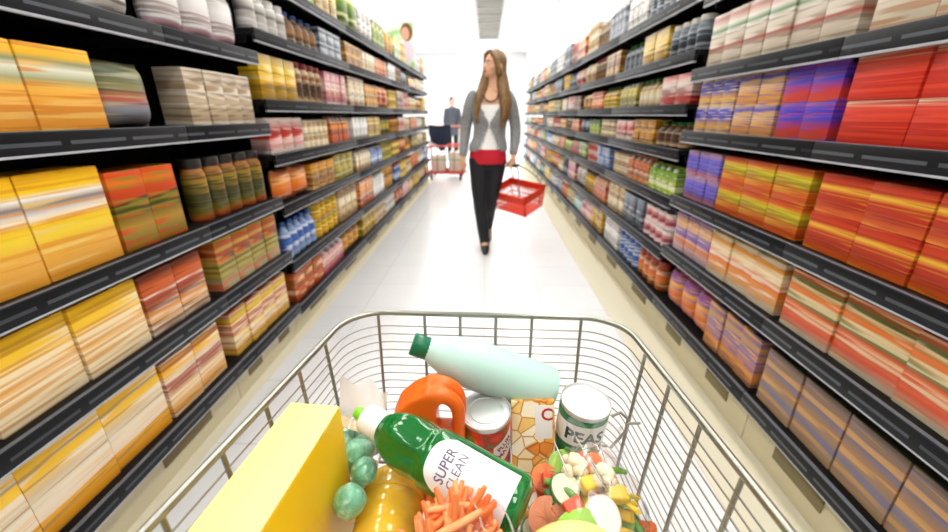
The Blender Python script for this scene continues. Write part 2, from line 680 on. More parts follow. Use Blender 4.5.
def run(side, deck, shn, bayn, y0, y1, kind, w, h, d, cname, bands, acc, layers=1, near=True, amt=0.75, zs=11.0, gap=0.004, set_back=0.02):
    fn, nm, cat, kname = KINDS[kind]
    NRUN[0] += 1
    n = max(1, round((y1 - y0) / (w + gap)))
    step = (y1 - y0) / n
    if kind in ('box', 'pouch', 'carton'):
        w = step - gap
    else:
        w = min(w, step - gap)
        d = w
    if kind == 'box' and layers == 2:
        nm, cat = 'stacked_packet', 'packet'
        kname = 'packet'
    elif kind == 'box' and not near:
        nm, cat, kname = 'grocery_packet', 'packet', 'packet'
    M = pack_mat('print_%s_%d' % (cname.replace(' ', '_'), NRUN[0]), bands, acc, NRUN[0] * 1.37, zs, R.uniform(0.25, 0.45), amt)
    parts = fn(w, h, d, M)
    X = XL if side < 0 else XR
    rz = PI / 2 if side < 0 else -PI / 2
    sname = 'left' if side < 0 else 'right'
    first = None
    grp = '%s %ss, %s shelf, %s %s unit' % (cname, kname, shn, bayn, sname)
    for lay in range(layers):
        for i in range(n):
            y = y0 + (i + 0.5) * step
            x = X + side * (set_back + d / 2 + 0.01 + R.uniform(0, 0.008))
            z = deck + lay * (h + 0.0008) + 0.0005
            ltxt = '' if layers == 1 else (' lower layer,', ' upper layer,', ' third layer,')[lay]
            if near:
                lab = '%s %s %s from near end,%s %s shelf, %s %s unit' % (ORD[i], cname, kname, ltxt, shn, bayn, sname)
            else:
                lab = '%s %s in a row on the %s shelf of the %s %s unit' % (cname, kname, shn, bayn, sname)
            rot = (0, 0, rz + R.uniform(-0.02, 0.02))
            NPROD[kind] = NPROD.get(kind, 0) + 1
            if first is None:
                first = obj(nm, parts[0][1])
                first.location = (x, y, z)
                first.rotation_euler = rot
                tag(first, lab, cat, grp)
                for pn, pm in parts[1:]:
                    obj(pn, pm, None, first)
            else:
                dup(first, (x, y, z), rot, lab, cat, grp)


# near left unit, designs from the front of the picture backwards
NTH = ['nearest', 'second', 'third', 'fourth', 'fifth', 'sixth', 'seventh', 'eighth', 'ninth', 'last']
LA = [0.20, 0.515, 0.812, 1.172, 1.48, 1.80]
bay(-1, 0.2, 1.46, LA, 2.05, NTH[0])
YB = '3A2A18'
for (si, y0, y1, kind, w, h, d, cn, bands, acc, lay) in [
    (0, 0.24, 1.10, 'box', 0.19, 0.235, 0.12, 'yellow and cream', [(0, 'F0A22A'), (0.3, 'F7B52E'), (0.45, 'EFE3C8'), (0.6, 'D9C29A'), (0.75, 'F8C62A'), (1, 'FFC914')], ['F4E9D6', 'B98A4E'], 1),
    (0, 1.11, 1.42, 'box', 0.15, 0.22, 0.12, 'golden and brown', [(0, 'F2A81E'), (0.35, 'F0CF9A'), (0.5, '9C4A2A'), (0.65, 'E9D9B8'), (0.8, 'F5B81C'), (1, 'C98A2A')], ['A8442A', 'F7EBD2'], 1),
    (1, 0.24, 1.12, 'box', 0.20, 0.22, 0.12, 'yellow and white', [(0, 'F6EBCB'), (0.25, 'F3DFAE'), (0.45, 'EFA83A'), (0.6, 'F5C04A'), (0.85, 'FFD21F'), (1, 'FFCB0A')], ['FBEFC8', 'D9952F'], 1),
    (1, 1.13, 1.42, 'box', 0.15, 0.215, 0.12, 'orange and maroon', [(0, 'EFE2C4'), (0.3, 'E9A24A'), (0.55, '9B3A22'), (0.75, 'D8652A'), (1, '7A3A20')], ['F4E6CF', '6E2A1A'], 1),
    (2, 0.24, 1.12, 'box', 0.20, 0.265, 0.12, 'bright yellow striped', [(0, 'F0A93C'), (0.3, 'F3B642'), (0.45, 'F8D93A'), (0.55, 'F7C82A'), (0.62, 'F5EFE6'), (0.72, '8A7A72'), (0.78, 'F5EFE6'), (0.84, 'F9CE1E'), (1, 'F7B50F')], ['F6D27A', 'E79A2C'], 1),
    (2, 1.13, 1.40, 'box', 0.15, 0.24, 0.12, 'olive and orange', [(0, '6B6A1C'), (0.3, 'B58A2A'), (0.5, '4A4A14'), (0.7, '5A3320'), (0.85, 'E07A24'), (1, 'D8541E')], ['D9491F', '8F8A2A'], 1),
    (3, 0.24, 1.20, 'box', 0.20, 0.20, 0.12, 'orange with pale green band', [(0, 'F2A23A'), (0.35, 'F5A93A'), (0.5, 'F8BE4E'), (0.6, 'A9AE7C'), (0.72, 'E8E6CE'), (0.8, '8C9464'), (0.88, 'F7BE1A'), (1, 'FFC814')], ['F7C56A', 'DE8A2A'], 1),
    (3, 1.21, 1.41, 'pouch', 0.14, 0.19, 0.10, 'grey green', [(0, '6E6658'), (0.3, '8F94A0'), (0.45, 'C4502E'), (0.6, '8E8A5A'), (0.8, '4F5A3C'), (1, '7A7A66')], ['B9B58A', '3B4450'], 1),
    (4, 0.24, 0.95, 'pouch', 0.16, 0.20, 0.10, 'silver grey', [(0, 'A9A59C'), (0.5, 'DAD6CE'), (0.8, '857666'), (1, 'BDB8B0')], ['F8F6F2', '4E4238'], 1),
    (4, 0.96, 1.42, 'pouch', 0.15, 0.22, 0.10, 'white and brown', [(0, 'E2DDD4'), (0.5, 'C2B8AC'), (0.8, '6E5848'), (1, 'D2CCC4')], ['FAF8F4', '3A2C24'], 1)]:
    run(-1, LA[si], SHN[si], NTH[0], y0, y1, kind, w, h, d, cn, bands, acc, lay)
# second left unit, narrow
LB = [0.20, 0.515, 0.812, 1.172, 1.48, 1.80]
bay(-1, 1.46, 2.04, LB, 2.05, NTH[1])
for (si, y0, y1, kind, w, h, d, cn, bands, acc, lay) in [
    (0, 1.50, 2.0, 'box', 0.13, 0.21, 0.12, 'yellow and red', [(0, 'E8B42A'), (0.4, 'F4D58A'), (0.6, 'B5432A'), (0.8, 'E6C32F'), (1, 'CFA22A')], ['C23A28', 'F7EBD2'], 1),
    (1, 1.50, 2.0, 'box', 0.13, 0.22, 0.12, 'olive and red', [(0, 'D9C9A0'), (0.3, '8A7A2A'), (0.6, '5B4A1E'), (0.8, 'C7452A'), (1, 'A8842A')], ['E05A2A', 'B8A84A'], 1),
    (2, 1.50, 2.0, 'jar', 0.09, 0.24, 0.09, 'dark olive', [(0, 'C8502A'), (0.2, '6E6A22'), (0.5, '3F3E18'), (0.7, '8F7F2A'), (1, 'B06A2A')], ['D9872F', '2A2412'], 1),
    (3, 1.56, 2.0, 'box', 0.12, 0.20, 0.11, 'tan', [(0, 'B79C78'), (0.4, 'CDBB9C'), (0.7, 'A98E6C'), (1, 'D8CAB2')], ['EFE6D6', '7A624A'], 1),
    (4, 1.50, 2.0, 'pouch', 0.14, 0.21, 0.10, 'magenta topped white', [(0, 'B8386A'), (0.25, 'D9CFCB'), (0.6, 'F0EDEA'), (1, 'BDB5AE')], ['FFFFFF', '8F7A72'], 1)]:
    run(-1, LB[si], SHN[si], NTH[1], y0, y1, kind, w, h, d, cn, bands, acc, lay)

# near right units
RA = [0.226, 0.54, 0.817, 1.135, 1.41, 1.72]
bay(1, 0.2, 1.28, RA, 2.05, NTH[0])
bay(1, 1.28, 2.15, RA, 2.05, NTH[1])
RED = [(0, 'D6301A'), (0.3, 'E23A1C'), (0.5, 'C92214'), (0.62, 'E8442A'), (0.8, 'D92A18'), (0.93, 'E8E0B8'), (1, 'D83A22')]
for (bi, si, y0, y1, kind, w, h, d, cn, bands, acc, lay) in [
    (0, 0, 0.24, 1.262, 'box', 0.18, 0.21, 0.12, 'brown and grey', [(0, 'C9A47A'), (0.3, '8A7A6E'), (0.5, 'A87C4E'), (0.7, '6E6470'), (0.85, '8F6E4A'), (1, '4A4436')], ['D9A25A', '77708E'], 1),
    (1, 0, 1.30, 1.66, 'box', 0.13, 0.21, 0.12, 'orange and mauve', [(0, 'D99A5A'), (0.3, 'C77A3E'), (0.5, '8A6E8E'), (0.75, 'B98A5A'), (1, '6A5A6E')], ['E8A040', '7A5A90'], 1),
    (1, 0, 1.67, 2.11, 'pouch', 0.14, 0.21, 0.10, 'orange and purple', [(0, 'E0B59A'), (0.3, 'D9582A'), (0.6, 'E8A02E'), (0.8, '7A4A9A'), (1, 'C24A5A')], ['6A52B0', 'F0B04A'], 1),
    (0, 1, 0.24, 1.262, 'box', 0.19, 0.20, 0.12, 'orange with green', [(0, 'DDE0C4'), (0.2, 'E2552A'), (0.45, 'C8441E'), (0.55, '3E7A34'), (0.7, 'E87A2A'), (0.85, '47652A'), (1, 'E0401E')], ['EFD9A8', 'E2671F'], 1),
    (1, 1, 1.30, 1.76, 'box', 0.15, 0.20, 0.12, 'orange and white', [(0, 'EDE6CF'), (0.3, 'E88A2A'), (0.5, 'D9541E'), (0.65, 'F2E3B4'), (0.8, 'C77A2E'), (1, '4F6A2E')], ['F4E9CF', 'D8902A'], 1),
    (1, 1, 1.77, 2.11, 'box', 0.11, 0.20, 0.12, 'blue and orange', [(0, 'D8C9D9'), (0.3, 'DE7A2A'), (0.5, '5A50B8'), (0.75, 'E8B06A'), (1, '4C4AA8')], ['6E60D0', 'F0C890'], 1),
    (0, 2, 0.24, 1.262, 'box', 0.18, 0.115, 0.12, 'crimson with yellow line', [(0, 'E06A1E'), (0.3, 'B82A12'), (0.55, 'C93818'), (0.66, 'F0C23A'), (0.76, 'D24A1C'), (1, 'BE2416')], ['E88A1E', 'A32214'], 2),
    (1, 2, 1.30, 1.80, 'box', 0.14, 0.115, 0.12, 'orange and lime', [(0, 'D9561A'), (0.3, 'E06A1E'), (0.5, '9AA020'), (0.7, 'C9C62E'), (0.85, 'D9641E'), (1, 'C03A1E')], ['E8C82E', 'B84A18'], 2),
    (1, 2, 1.81, 2.11, 'box', 0.10, 0.115, 0.12, 'violet blue', [(0, 'E08A3A'), (0.3, '5A4EB0'), (0.7, '6C60D0'), (1, 'D0A08A')], ['8A80E0', '4038A0'], 2),
    (0, 3, 0.24, 1.262, 'box', 0.19, 0.112, 0.12, 'bright red', RED, ['EE4A2A', 'C41A12'], 2),
    (1, 3, 1.29, 1.53, 'box', 0.12, 0.112, 0.12, 'royal blue and red', [(0, 'D8502E'), (0.3, 'C83A4A'), (0.55, '4A3AB8'), (0.8, '3A34C4'), (1, '8A50A0')], ['5A50E0', 'D83A2E'], 2),
    (1, 3, 1.54, 1.80, 'box', 0.11, 0.112, 0.12, 'tan and blue', [(0, 'D98A3A'), (0.35, 'E0A050'), (0.55, 'E8C088'), (0.8, '5A50B0'), (1, 'C9A060')], ['E8B860', '4A44B8'], 2),
    (1, 3, 1.81, 2.11, 'box', 0.10, 0.112, 0.12, 'yellow and indigo', [(0, 'E2B24A'), (0.35, 'D89A4A'), (0.5, '3A34A8'), (0.85, '4640C0'), (1, 'E8D0A0')], ['5048C8', 'F0DCA0'], 2),
    (0, 4, 0.24, 1.262, 'box', 0.18, 0.22, 0.12, 'cream with red stripe', [(0, 'DCCDB0'), (0.3, 'E5DAC2'), (0.42, 'C4472E'), (0.5, 'E5DAC2'), (0.66, '4E8A3E'), (0.74, 'E8E0CC'), (0.9, 'D8743A'), (1, 'E0662E')], ['F3ECDC', 'C58A5A'], 1),
    (1, 4, 1.30, 2.11, 'box', 0.14, 0.21, 0.12, 'beige striped', [(0, 'CDBBA2'), (0.25, 'E0D3BE'), (0.35, 'B84636'), (0.45, 'DCCFB8'), (0.6, 'DFD4C2'), (0.68, '5E8A4E'), (0.76, 'E3DACA'), (0.9, 'BF6A52'), (1, 'D8CBB6')], ['F0E8DA', '9A8A78'], 1)]:
    run(1, RA[si], SHN[si], NTH[bi], y0, y1, kind, w, h, d, cn, bands, acc, lay)

# further units: colours drawn for each shelf from what the photo shows there
PAL = {
    'cream': (['D9C08A', 'EFE2C0', 'A8824A'], ['F7F0DC', '7A4A24']), 'yellow': (['E0A81A', 'F0C62A', '9A7A1A'], ['FBE79A', '4E420E']),
    'gold': (['C8821E', 'E2A834', '8A5614'], ['F2D696', '4A2C10']), 'orange': (['D8641A', 'EE9236', 'A83E12'], ['F6D6AA', '6A260E']),
    'red': (['A81C14', 'D2331F', 'E6D8CE'], ['F0E0D6', '50100C']), 'pink': (['D08A7A', 'ECC4B8', 'B23A5A'], ['FBF2EE', '8A2E44']),
    'blue': (['244E9A', 'A8C0DE', '3A6AB8'], ['F2F6FA', '162C60']), 'white': (['DAD6CE', 'F4F2EE', 'A8A298'], ['FFFFFF', '5E5850']),
    'green': (['5E8420', 'B2C030', '36581A'], ['ECEC9C', '1E3410']), 'lime': (['9CC81E', 'DCE85A', '5E9018'], ['FBFDE8', '3A6A14']),
    'olive': (['94861E', 'C4B034', '524C12'], ['E6DA90', '26240A']), 'brown': (['6E4220', 'A07444', '341E0E'], ['DCC29A', '1C1008']),
    'slate': (['4A5664', '8E9AA6', '242C36'], ['D2D8E0', '10161E']), 'teal': (['24706E', '9CCCC6', '184448'], ['F4FAF8', '0E2E32'])}
FARL = {0: ['orange', 'pink', 'gold', 'yellow', 'cream', 'white'], 1: ['gold', 'blue', 'yellow', 'cream', 'orange', 'white'], 2: ['olive', 'yellow', 'orange', 'gold', 'olive', 'cream', 'blue'],
        3: ['yellow', 'olive', 'gold', 'red', 'cream', 'orange', 'white'], 4: ['pink', 'cream', 'gold', 'orange', 'yellow', 'brown'], 5: ['brown', 'slate', 'gold', 'cream', 'orange', 'white'], 6: ['gold', 'lime', 'yellow', 'green', 'white', 'green']}
FARR = {0: ['orange', 'blue', 'white', 'yellow', 'pink', 'teal', 'cream'], 1: ['white', 'pink', 'slate', 'cream', 'orange', 'yellow'], 2: ['green', 'pink', 'lime', 'orange', 'cream', 'blue', 'red'],
        3: ['green', 'slate', 'orange', 'brown', 'gold', 'red', 'cream'], 4: ['yellow', 'orange', 'gold', 'brown', 'red', 'cream', 'olive'], 5: ['slate', 'gold', 'brown', 'cream', 'red', 'slate', 'yellow'], 6: ['slate', 'white', 'slate', 'brown', 'cream', 'orange', 'red']}
DIM = {'box': ((0.11, 0.16), 0.10), 'carton': ((0.085, 0.095), 0.09), 'can': ((0.085, 0.1), 0.09), 'jar': ((0.085, 0.1), 0.09), 'bottle': ((0.08, 0.1), 0.09), 'pouch': ((0.14, 0.18), 0.08)}
LD = [0.18, 0.445, 0.76, 1.02, 1.28, 1.58, 1.84]
RD = [0.226, 0.50, 0.79, 1.04, 1.26, 1.50, 1.76]
LY = [2.04, 3.4, 4.85, 6.1, 7.35, 7.78]
RY = [2.15, 3.4, 4.65, 5.9, 7.15, 8.4, 9.65, 10.9]
for side, Ys, decks, far in ((-1, LY, LD, FARL), (1, RY, RD, FARR)):
    for bi in range(len(Ys) - 1):
        y0, y1 = Ys[bi], Ys[bi + 1]
        bay(side, y0, y1, decks, 1.92, NTH[bi + 2])
        used = {}
        for si, z in enumerate(decks):
            clear = (decks[si + 1] - z - 0.075) if si + 1 < len(decks) else 0.26
            nr = 3 if bi < 3 else (2 if y1 - y0 > 1 else 1)
            cuts = [y0 + 0.04 + (y1 - y0 - 0.08) * q / nr for q in range(nr + 1)]
            for q in range(nr):
                if side < 0 and bi == 3 and si == 6 and q == 0:
                    continue
                pool = far[si]
                i0 = (bi * 3 + q + si) % len(pool)
                cn = pool[i0]
                kind = R.choice(['box', 'pouch', 'box', 'can', 'jar', 'bottle', 'carton', 'box'])
                if si == 6 and side < 0:
                    kind = R.choice(['box', 'pouch'])
                tries = 0
                while (si, cn, kind) in used and tries < 20:
                    kind = R.choice(list(KINDS))
                    cn = R.choice(pool)
                    tries += 1
                used[(si, cn, kind)] = 1
                (w0, w1), d = DIM[kind]
                if bi > 2:
                    w0 *= 1.25
                    w1 *= 1.35
                    if kind in ('can', 'jar', 'bottle'):
                        d = d * 1.3
                w = R.uniform(w0, w1)
                if kind in ('can', 'jar', 'bottle'):
                    d = w
                lay = 1
                h = clear * R.uniform(0.86, 0.98)
                if kind == 'can':
                    lay = 2
                    h = min(h / 2, 0.125)
                elif kind == 'box' and R.random() < 0.35:
                    lay = 2
                    h = h / 2
                base, acc = PAL[cn]
                base = base[:]
                R.shuffle(base)
                bands = [(0, base[0]), (R.uniform(0.25, 0.45), base[1]), (R.uniform(0.55, 0.7), base[2]), (1, base[0])]
                ww = {'cream': 'cream', 'gold': 'golden', 'slate': 'slate grey', 'lime': 'lime green'}.get(cn, cn)
                run(side, z, SHN[si] if si < 6 else 'top', NTH[bi + 2], cuts[q] + 0.008, cuts[q + 1] - 0.008, kind, w, h, d, ww, bands, acc, lay, near=(bi < 2), zs=6, amt=0.65)
# ------------------------------------------------------------------ shopping trolley in the foreground
wirem = mat('trolley_wire', 'A29F94', 0.32, 0.85)
rimm = mat('trolley_rim', 'A3A398', 0.28, 0.9)
plasm = mat('black_plastic', '1A1A1C', 0.5)
ZR, ZF, VF, VB = 0.8965, 0.668, 0.598, -0.30
CO = Vector((-0.013, 0.15, 0))


def cw(u, v, z):
    return Vector((u - 0.0176 + 0.0295 * v, v - 0.0295 * u, z))


def hw(v, z):
    return (0.2245 + (VF - v) * 0.0925) * (1 - 0.13 * (ZR - z))


def loop(z, ins=0.0):
    f = VF - 0.10 * (ZR - z) - ins
    P = []
    rc, rb = 0.062, 0.03
    def side(v):
        return hw(v, z) - ins
    for k in range(9):                       # front right corner, then front left
        a = k / 8 * PI / 2
        v = f - rc + rc * math.sin(a)
        P.append(cw(side(v) - rc + rc * math.cos(a), v, z))
    for q in range(1, 8):
        P.append(cw((side(f) - rc) * (1 - q / 4), f, z))
    for k in range(9):
        a = PI / 2 + k / 8 * PI / 2
        v = f - rc + rc * math.sin(a)
        P.append(cw(-(side(v) - rc) + rc * math.cos(a), v, z))
    for q in range(1, 8):
        v = f - rc + (VB + rb - f + rc) * q / 8
        P.append(cw(-side(v), v, z))
    P.append(cw(-side(VB), VB + rb, z))
    P.append(cw(-side(VB) + rb, VB, z))
    P.append(cw(side(VB) - rb, VB, z))
    P.append(cw(side(VB), VB + rb, z))
    for q in range(7, 0, -1):
        v = f - rc + (VB + rb - f + rc) * q / 8
        P.append(cw(side(v), v, z))
    return P


def rel(bm, o):
    for v in bm.verts:
        v.co -= o
    return bm


t = thing('shopping_trolley', 'silver wire shopping trolley full of groceries at the front of the aisle', 'shopping trolley', CO)
bm = new_bm()
tube(bm, loop(ZR), 0.0046, 12, True)
obj('rim', rel(bm, CO), rimm, t)
bm = new_bm()
nrow = 15
for i in range(1, nrow + 1):
    z = ZR - 0.008 - i * (ZR - 0.008 - ZF) / nrow
    tube(bm, loop(z, 0.002), 0.0011, 6, True)
for i in range(-7, 8):                       # floor grid
    u = i * 0.028
    tube(bm, [cw(u, VB, ZF), cw(u * 0.86, VF - 0.025, ZF)], 0.0016, 6)
for i in range(11):
    v = VB + 0.04 + i * 0.082
    h_ = hw(v, ZF)
    tube(bm, [cw(-h_, v, ZF - 0.003), cw(h_, v, ZF - 0.003)], 0.0026, 6)
obj('basket_wires', rel(bm, CO), wirem, t)
bm = new_bm()
for u in (-0.180, -0.1005, -0.040, 0.020, 0.080, 0.161):
    f0, f1 = VF - 0.005, VF - 0.10 * (ZR - ZF) - 0.005
    tube(bm, [cw(u, f0 + 0.004, ZR - 0.002), cw(u * 0.97, f1, ZF + 0.006), cw(u * 0.96, f1 - 0.012, ZF - 0.004), cw(u * 0.96, f1 - 0.06, ZF - 0.005)], 0.0025, 8)
for s in (-1, 1):
    for i in range(12):
        v = 0.504 - i * 0.0695
        tube(bm, [cw(s * (hw(v, ZR) + 0.001), v, ZR - 0.002), cw(s * (hw(v, ZF + 0.01) - 0.006), v, ZF + 0.006), cw(s * (hw(v, ZF) - 0.018), v, ZF - 0.004), cw(s * (hw(v, ZF) - 0.07), v, ZF - 0.005)], 0.0026, 8)
obj('basket_ribs', rel(bm, CO), wirem, t)
bm = new_bm()
hk = [cw(0.19, 0.478, 0.800), cw(0.203, 0.480, 0.806), cw(0.214, 0.478, 0.796), cw(0.212, 0.474, 0.778), cw(0.198, 0.468, 0.762), cw(0.19, 0.462, 0.758)]
tube(bm, hk, 0.0022, 8)
tube(bm, [cw(0.212, 0.476, 0.79), cw(hw(0.476, 0.79), 0.478, 0.79)], 0.002, 8)
obj('wire_hook', rel(bm, CO), wirem, t)
bm = new_bm()
for s in (-1, 1):
    tube(bm, [cw(s * 0.20, 0.50, 0.16), cw(s * 0.26, -0.22, 0.16), cw(s * 0.275, -0.30, 0.22), cw(s * 0.28, -0.33, 0.66), cw(s * 0.285, -0.38, 0.97)], 0.012, 10)
    tube(bm, [cw(s * 0.20, 0.42, 0.16), cw(s * 0.175, 0.45, ZF - 0.016)], 0.010, 10)
tube(bm, [cw(-0.20, 0.50, 0.16), cw(0.20, 0.50, 0.16)], 0.012, 10)
tube(bm, [cw(-0.255, -0.2, 0.16), cw(0.255, -0.2, 0.16)], 0.010, 10)
tube(bm, [cw(-0.28, -0.31, ZF - 0.016), cw(0.28, -0.31, ZF - 0.016)], 0.009, 10)
tube(bm, [cw(-0.175, 0.45, ZF - 0.016), cw(0.175, 0.45, ZF - 0.016)], 0.009, 10)
obj('chassis', rel(bm, CO), rimm, t)
bm = new_bm()
tube(bm, [cw(-0.29, -0.385, 0.98), cw(0.29, -0.385, 0.98)], 0.016, 14)
obj('handle', rel(bm, CO), plasm, t)
for (u, v) in ((-0.2, 0.48), (0.2, 0.48), (-0.26, -0.2), (0.26, -0.2)):
    bm = new_bm()
    p = cw(u, v, 0)
    for s in (-1, 1):
        bx(bm, (p.x + s * 0.018, p.y, 0.09), (0.004, 0.04, 0.11), 0.001)
    bx(bm, (p.x, p.y, 0.145), (0.042, 0.045, 0.012), 0.002)
    fk = obj('caster', rel(bm, CO), rimm, t)
    bm = new_bm()
    lathe(bm, [(0.03, -0.013), (0.058, -0.013), (0.062, -0.008), (0.062, 0.008), (0.058, 0.013), (0.03, 0.013)], 28, Matrix.Translation(p + Vector((0, 0, 0.062))) @ Matrix.Rotation(PI / 2, 4, 'Y'))
    obj('wheel', rel(bm, CO), mat('grey_rubber', '3A3A3C', 0.6), fk)

# ---- yellow box standing on its long edge
ux, uy = Vector((0.9963, -0.086, 0)), Vector((0.086, 0.9963, 0))
BO = Vector((-0.171, 0.384, 0.6745))
Mb = Matrix.Translation(BO) @ Matrix((ux, uy, Vector((0, 0, 1)))).transposed().to_4x4()
t = thing('food_box', 'tall plain yellow box standing on edge along the left wire side of the trolley', 'box', BO)
bm = new_bm()
bx(bm, (-0.031, -0.15, 0.104), (0.062, 0.30, 0.208), 0.002, Mb)
obj('box_body', rel(bm, BO), mat('yellow_card', 'F4CB12', 0.4), t)
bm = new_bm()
bx(bm, (-0.031, -0.15, 0.2092), (0.0605, 0.2985, 0.0016), 0.0005, Mb)  # thin top panel: brightness from overhead light put into a paler yellow
tag(obj('lit_top_panel', rel(bm, BO), mat('lit_yellow_card', 'F6E98C', 0.4), t), 'top of the yellow box, painted paler for overhead light')

# ---- generic lying bottle
def bottle_frame(base, top, xh):
    return frame(base, Vector(top) - Vector(base), xh)


def prof_smooth(pts, n=6):
    out = []
    m_ = len(pts)
    for i in range(m_ - 1):
        (r1, z1), (r2, z2) = pts[i], pts[i + 1]
        r0 = pts[max(i - 1, 0)][0]
        r3 = pts[min(i + 2, m_ - 1)][0]
        for k in range(n):
            q = k / n
            r = 0.5 * (2 * r1 + (r2 - r0) * q + (2 * r0 - 5 * r1 + 4 * r2 - r3) * q * q + (3 * r1 - r0 - 3 * r2 + r3) * q ** 3)
            out.append((max(r, 0.001), z1 + (z2 - z1) * q))
    out.append(pts[-1])
    return out


# pale bleach bottle with green cap
b0, b1 = Vector((0.112, 0.544, 0.787)), Vector((-0.108, 0.540, 0.874))
Mx = bottle_frame(b0, b1, (0, -0.8, 0.6))
t = thing('bleach_bottle', 'pale aqua plastic bottle with dark green cap leaning along the front wires of the trolley', 'bottle', b0)
bm = new_bm()
lathe(bm, [(0.001, 0.003)] + prof_smooth([(0.028, 0.0), (0.0365, 0.004), (0.039, 0.02), (0.0395, 0.07), (0.0395, 0.12), (0.0380, 0.15), (0.0335, 0.178), (0.0245, 0.202), (0.0175, 0.216)], 5), 36, Mx)
obj('bottle_body', rel(bm, b0), mat('pale_aqua_plastic', 'C4E6DA', 0.28, sub=0.3), t)
bm = new_bm()
lathe(bm, [(0.0165, 0.213), (0.0178, 0.215), (0.0178, 0.238), (0.0165, 0.241), (0.001, 0.241)], 36, Mx, lambda a, z: 1 + 0.025 * math.cos(18 * a))
obj('cap', rel(bm, b0), mat('dark_green_plastic', '0E6E48', 0.3), t)

# orange jug with a moulded handle
JO = Vector((-0.08, 0.47, 0.674))
t = thing('detergent_jug', 'bright orange plastic jug with moulded loop handle behind the green bottle', 'jug', JO)
bm = new_bm()
bx(bm, (-0.050, 0.410, 0.720), (0.044, 0.13, 0.09), 0.012, None, 3)
bx(bm, (-0.080, 0.471, 0.722), (0.104, 0.066, 0.096), 0.014, None, 3)
# left shoulder and neck, cut as a prism
out = [(-0.132, 0.735), (-0.132, 0.800), (-0.122, 0.822), (-0.100, 0.842), (-0.084, 0.850), (-0.066, 0.848), (-0.058, 0.840), (-0.0645, 0.826), (-0.0665, 0.80), (-0.0665, 0.775), (-0.064, 0.760), (-0.030, 0.760), (-0.030, 0.735)]
fr = [bm.verts.new((x, 0.445, z)) for x, z in out]
bk = [bm.verts.new((x, 0.497, z)) for x, z in out]
for i in range(len(out)):
    bm.faces.new((fr[i], fr[(i + 1) % len(out)], bk[(i + 1) % len(out)], bk[i]))
bm.faces.new(fr[::-1])
bm.faces.new(bk)
for yy in (0.458, 0.484):
    limb(bm, [(-0.075, yy, 0.846), (-0.052, yy, 0.842), (-0.037, yy, 0.825), (-0.034, yy, 0.79), (-0.036, yy, 0.75)], [0.0125, 0.0115, 0.0105, 0.010, 0.012], 12)
jb = bake(bm, 0.0030, 8)
obj('jug', rel(jb, JO), mat('orange_plastic', 'F46E1A', 0.3), t, True, 3)
bm = new_bm()
for i in range(3):
    tube(bm, [(-0.122, 0.4385 + 0, 0.70 + i * 0.014), (-0.04, 0.4385, 0.70 + i * 0.014)], 0.0022, 8)
obj('moulded_rib', rel(bm, JO), MC['orange_plastic'], t)


# tins
def tin(name, label, base, tilt, h, labm, r):
    t = thing(name, label, 'can', base)
    Mt = Matrix.Rotation(tilt[0], 4, 'X') @ Matrix.Rotation(tilt[1], 4, 'Y')
    bm = new_bm()
    lathe(bm, [(r * 0.94, 0), (r, 0.0005), (r, 0.004), (r * 0.975, 0.006), (r * 0.97, h - 0.007), (r * 0.995, h - 0.005), (r, h - 0.001), (r * 0.985, h), (r * 0.955, h - 0.0012), (r * 0.93, h - 0.005), (r * 0.86, h - 0.0052), (r * 0.84, h - 0.0042), (r * 0.70, h - 0.0042), (r * 0.68, h - 0.0052), (r * 0.60, h - 0.0052), (r * 0.58, h - 0.0042), (0.001, h - 0.0042)], 48, Mt)
    obj('tin_body', bm, mat('bright_tin', 'F0F2F1', 0.36, 0.85), t, True, 0.5)
    bm = new_bm()
    lathe(bm, [(r * 0.978, 0.008), (r * 0.984, 0.009), (r * 0.984, h - 0.010), (r * 0.978, h - 0.009)], 64, Mt, None, False)
    obj('paper_label', bm, labm, t)
    return t, Mt, r * 0.984


def wrap(bm, M, R_, a0, t0, body, size, bold=0.0, sx=1.0, rot=0.0, off=0.0004):
    def fn(x, y):
        xx = x * math.cos(rot) - y * math.sin(rot)
        yy = x * math.sin(rot) + y * math.cos(rot)
        a = a0 + xx / R_
        return M @ Vector(((R_ + off) * math.cos(a), (R_ + off) * math.sin(a), t0 + yy))
    text_on(bm, body, size, fn, bold, sx)


def patch(bm, M, R_, a0, a1, t0, t1, off=0.0003, na=20, nt=14, shape=None):
    g = {}
    for i in range(na + 1):
        for j in range(nt + 1):
            p, q = i / na, j / nt
            a, tt = a0 + (a1 - a0) * p, t0 + (t1 - t0) * q
            if shape:
                a, tt = shape(p, q)
            g[i, j] = bm.verts.new(M @ Vector(((R_ + off) * math.cos(a), (R_ + off) * math.sin(a), tt)))
    for i in range(na):
        for j in range(nt):
            bm.faces.new((g[i, j], g[i + 1, j], g[i + 1, j + 1], g[i, j + 1]))


# tomato tin: printed tomatoes on an orange red label
m = mat('tomato_label', 'C8401E', 0.35)
b = m.node_tree.nodes['Principled BSDF']
tc = N(m, 'ShaderNodeTexCoord')
vo = N(m, 'ShaderNodeTexVoronoi')
vo.inputs['Scale'].default_value = 38
L(m, tc.outputs['Object'], vo.inputs['Vector'])
r1 = ramp(m, [(0, 'F58A52'), (0.25, 'EA5A2E'), (0.55, 'D2451E'), (0.74, 'A82E14'), (1, '5A7A2A')])
mu = N(m, 'ShaderNodeMath', operation='MULTIPLY')
mu.inputs[1].default_value = 1.3
L(m, vo.outputs['Distance'], mu.inputs[0])
L(m, mu.outputs[0], r1.inputs[0])
L(m, r1.outputs[0], b.inputs['Base Color'])
T1 = Vector((0.0078, 0.497, 0.6755))
t, Mt, Rl = tin('tomato_tin', 'tin with tomato picture label and silver lid beside the orange jug', T1, (math.radians(7), math.radians(-2)), 0.126, m, 0.0385)
Mw = Mt
bm = new_bm()
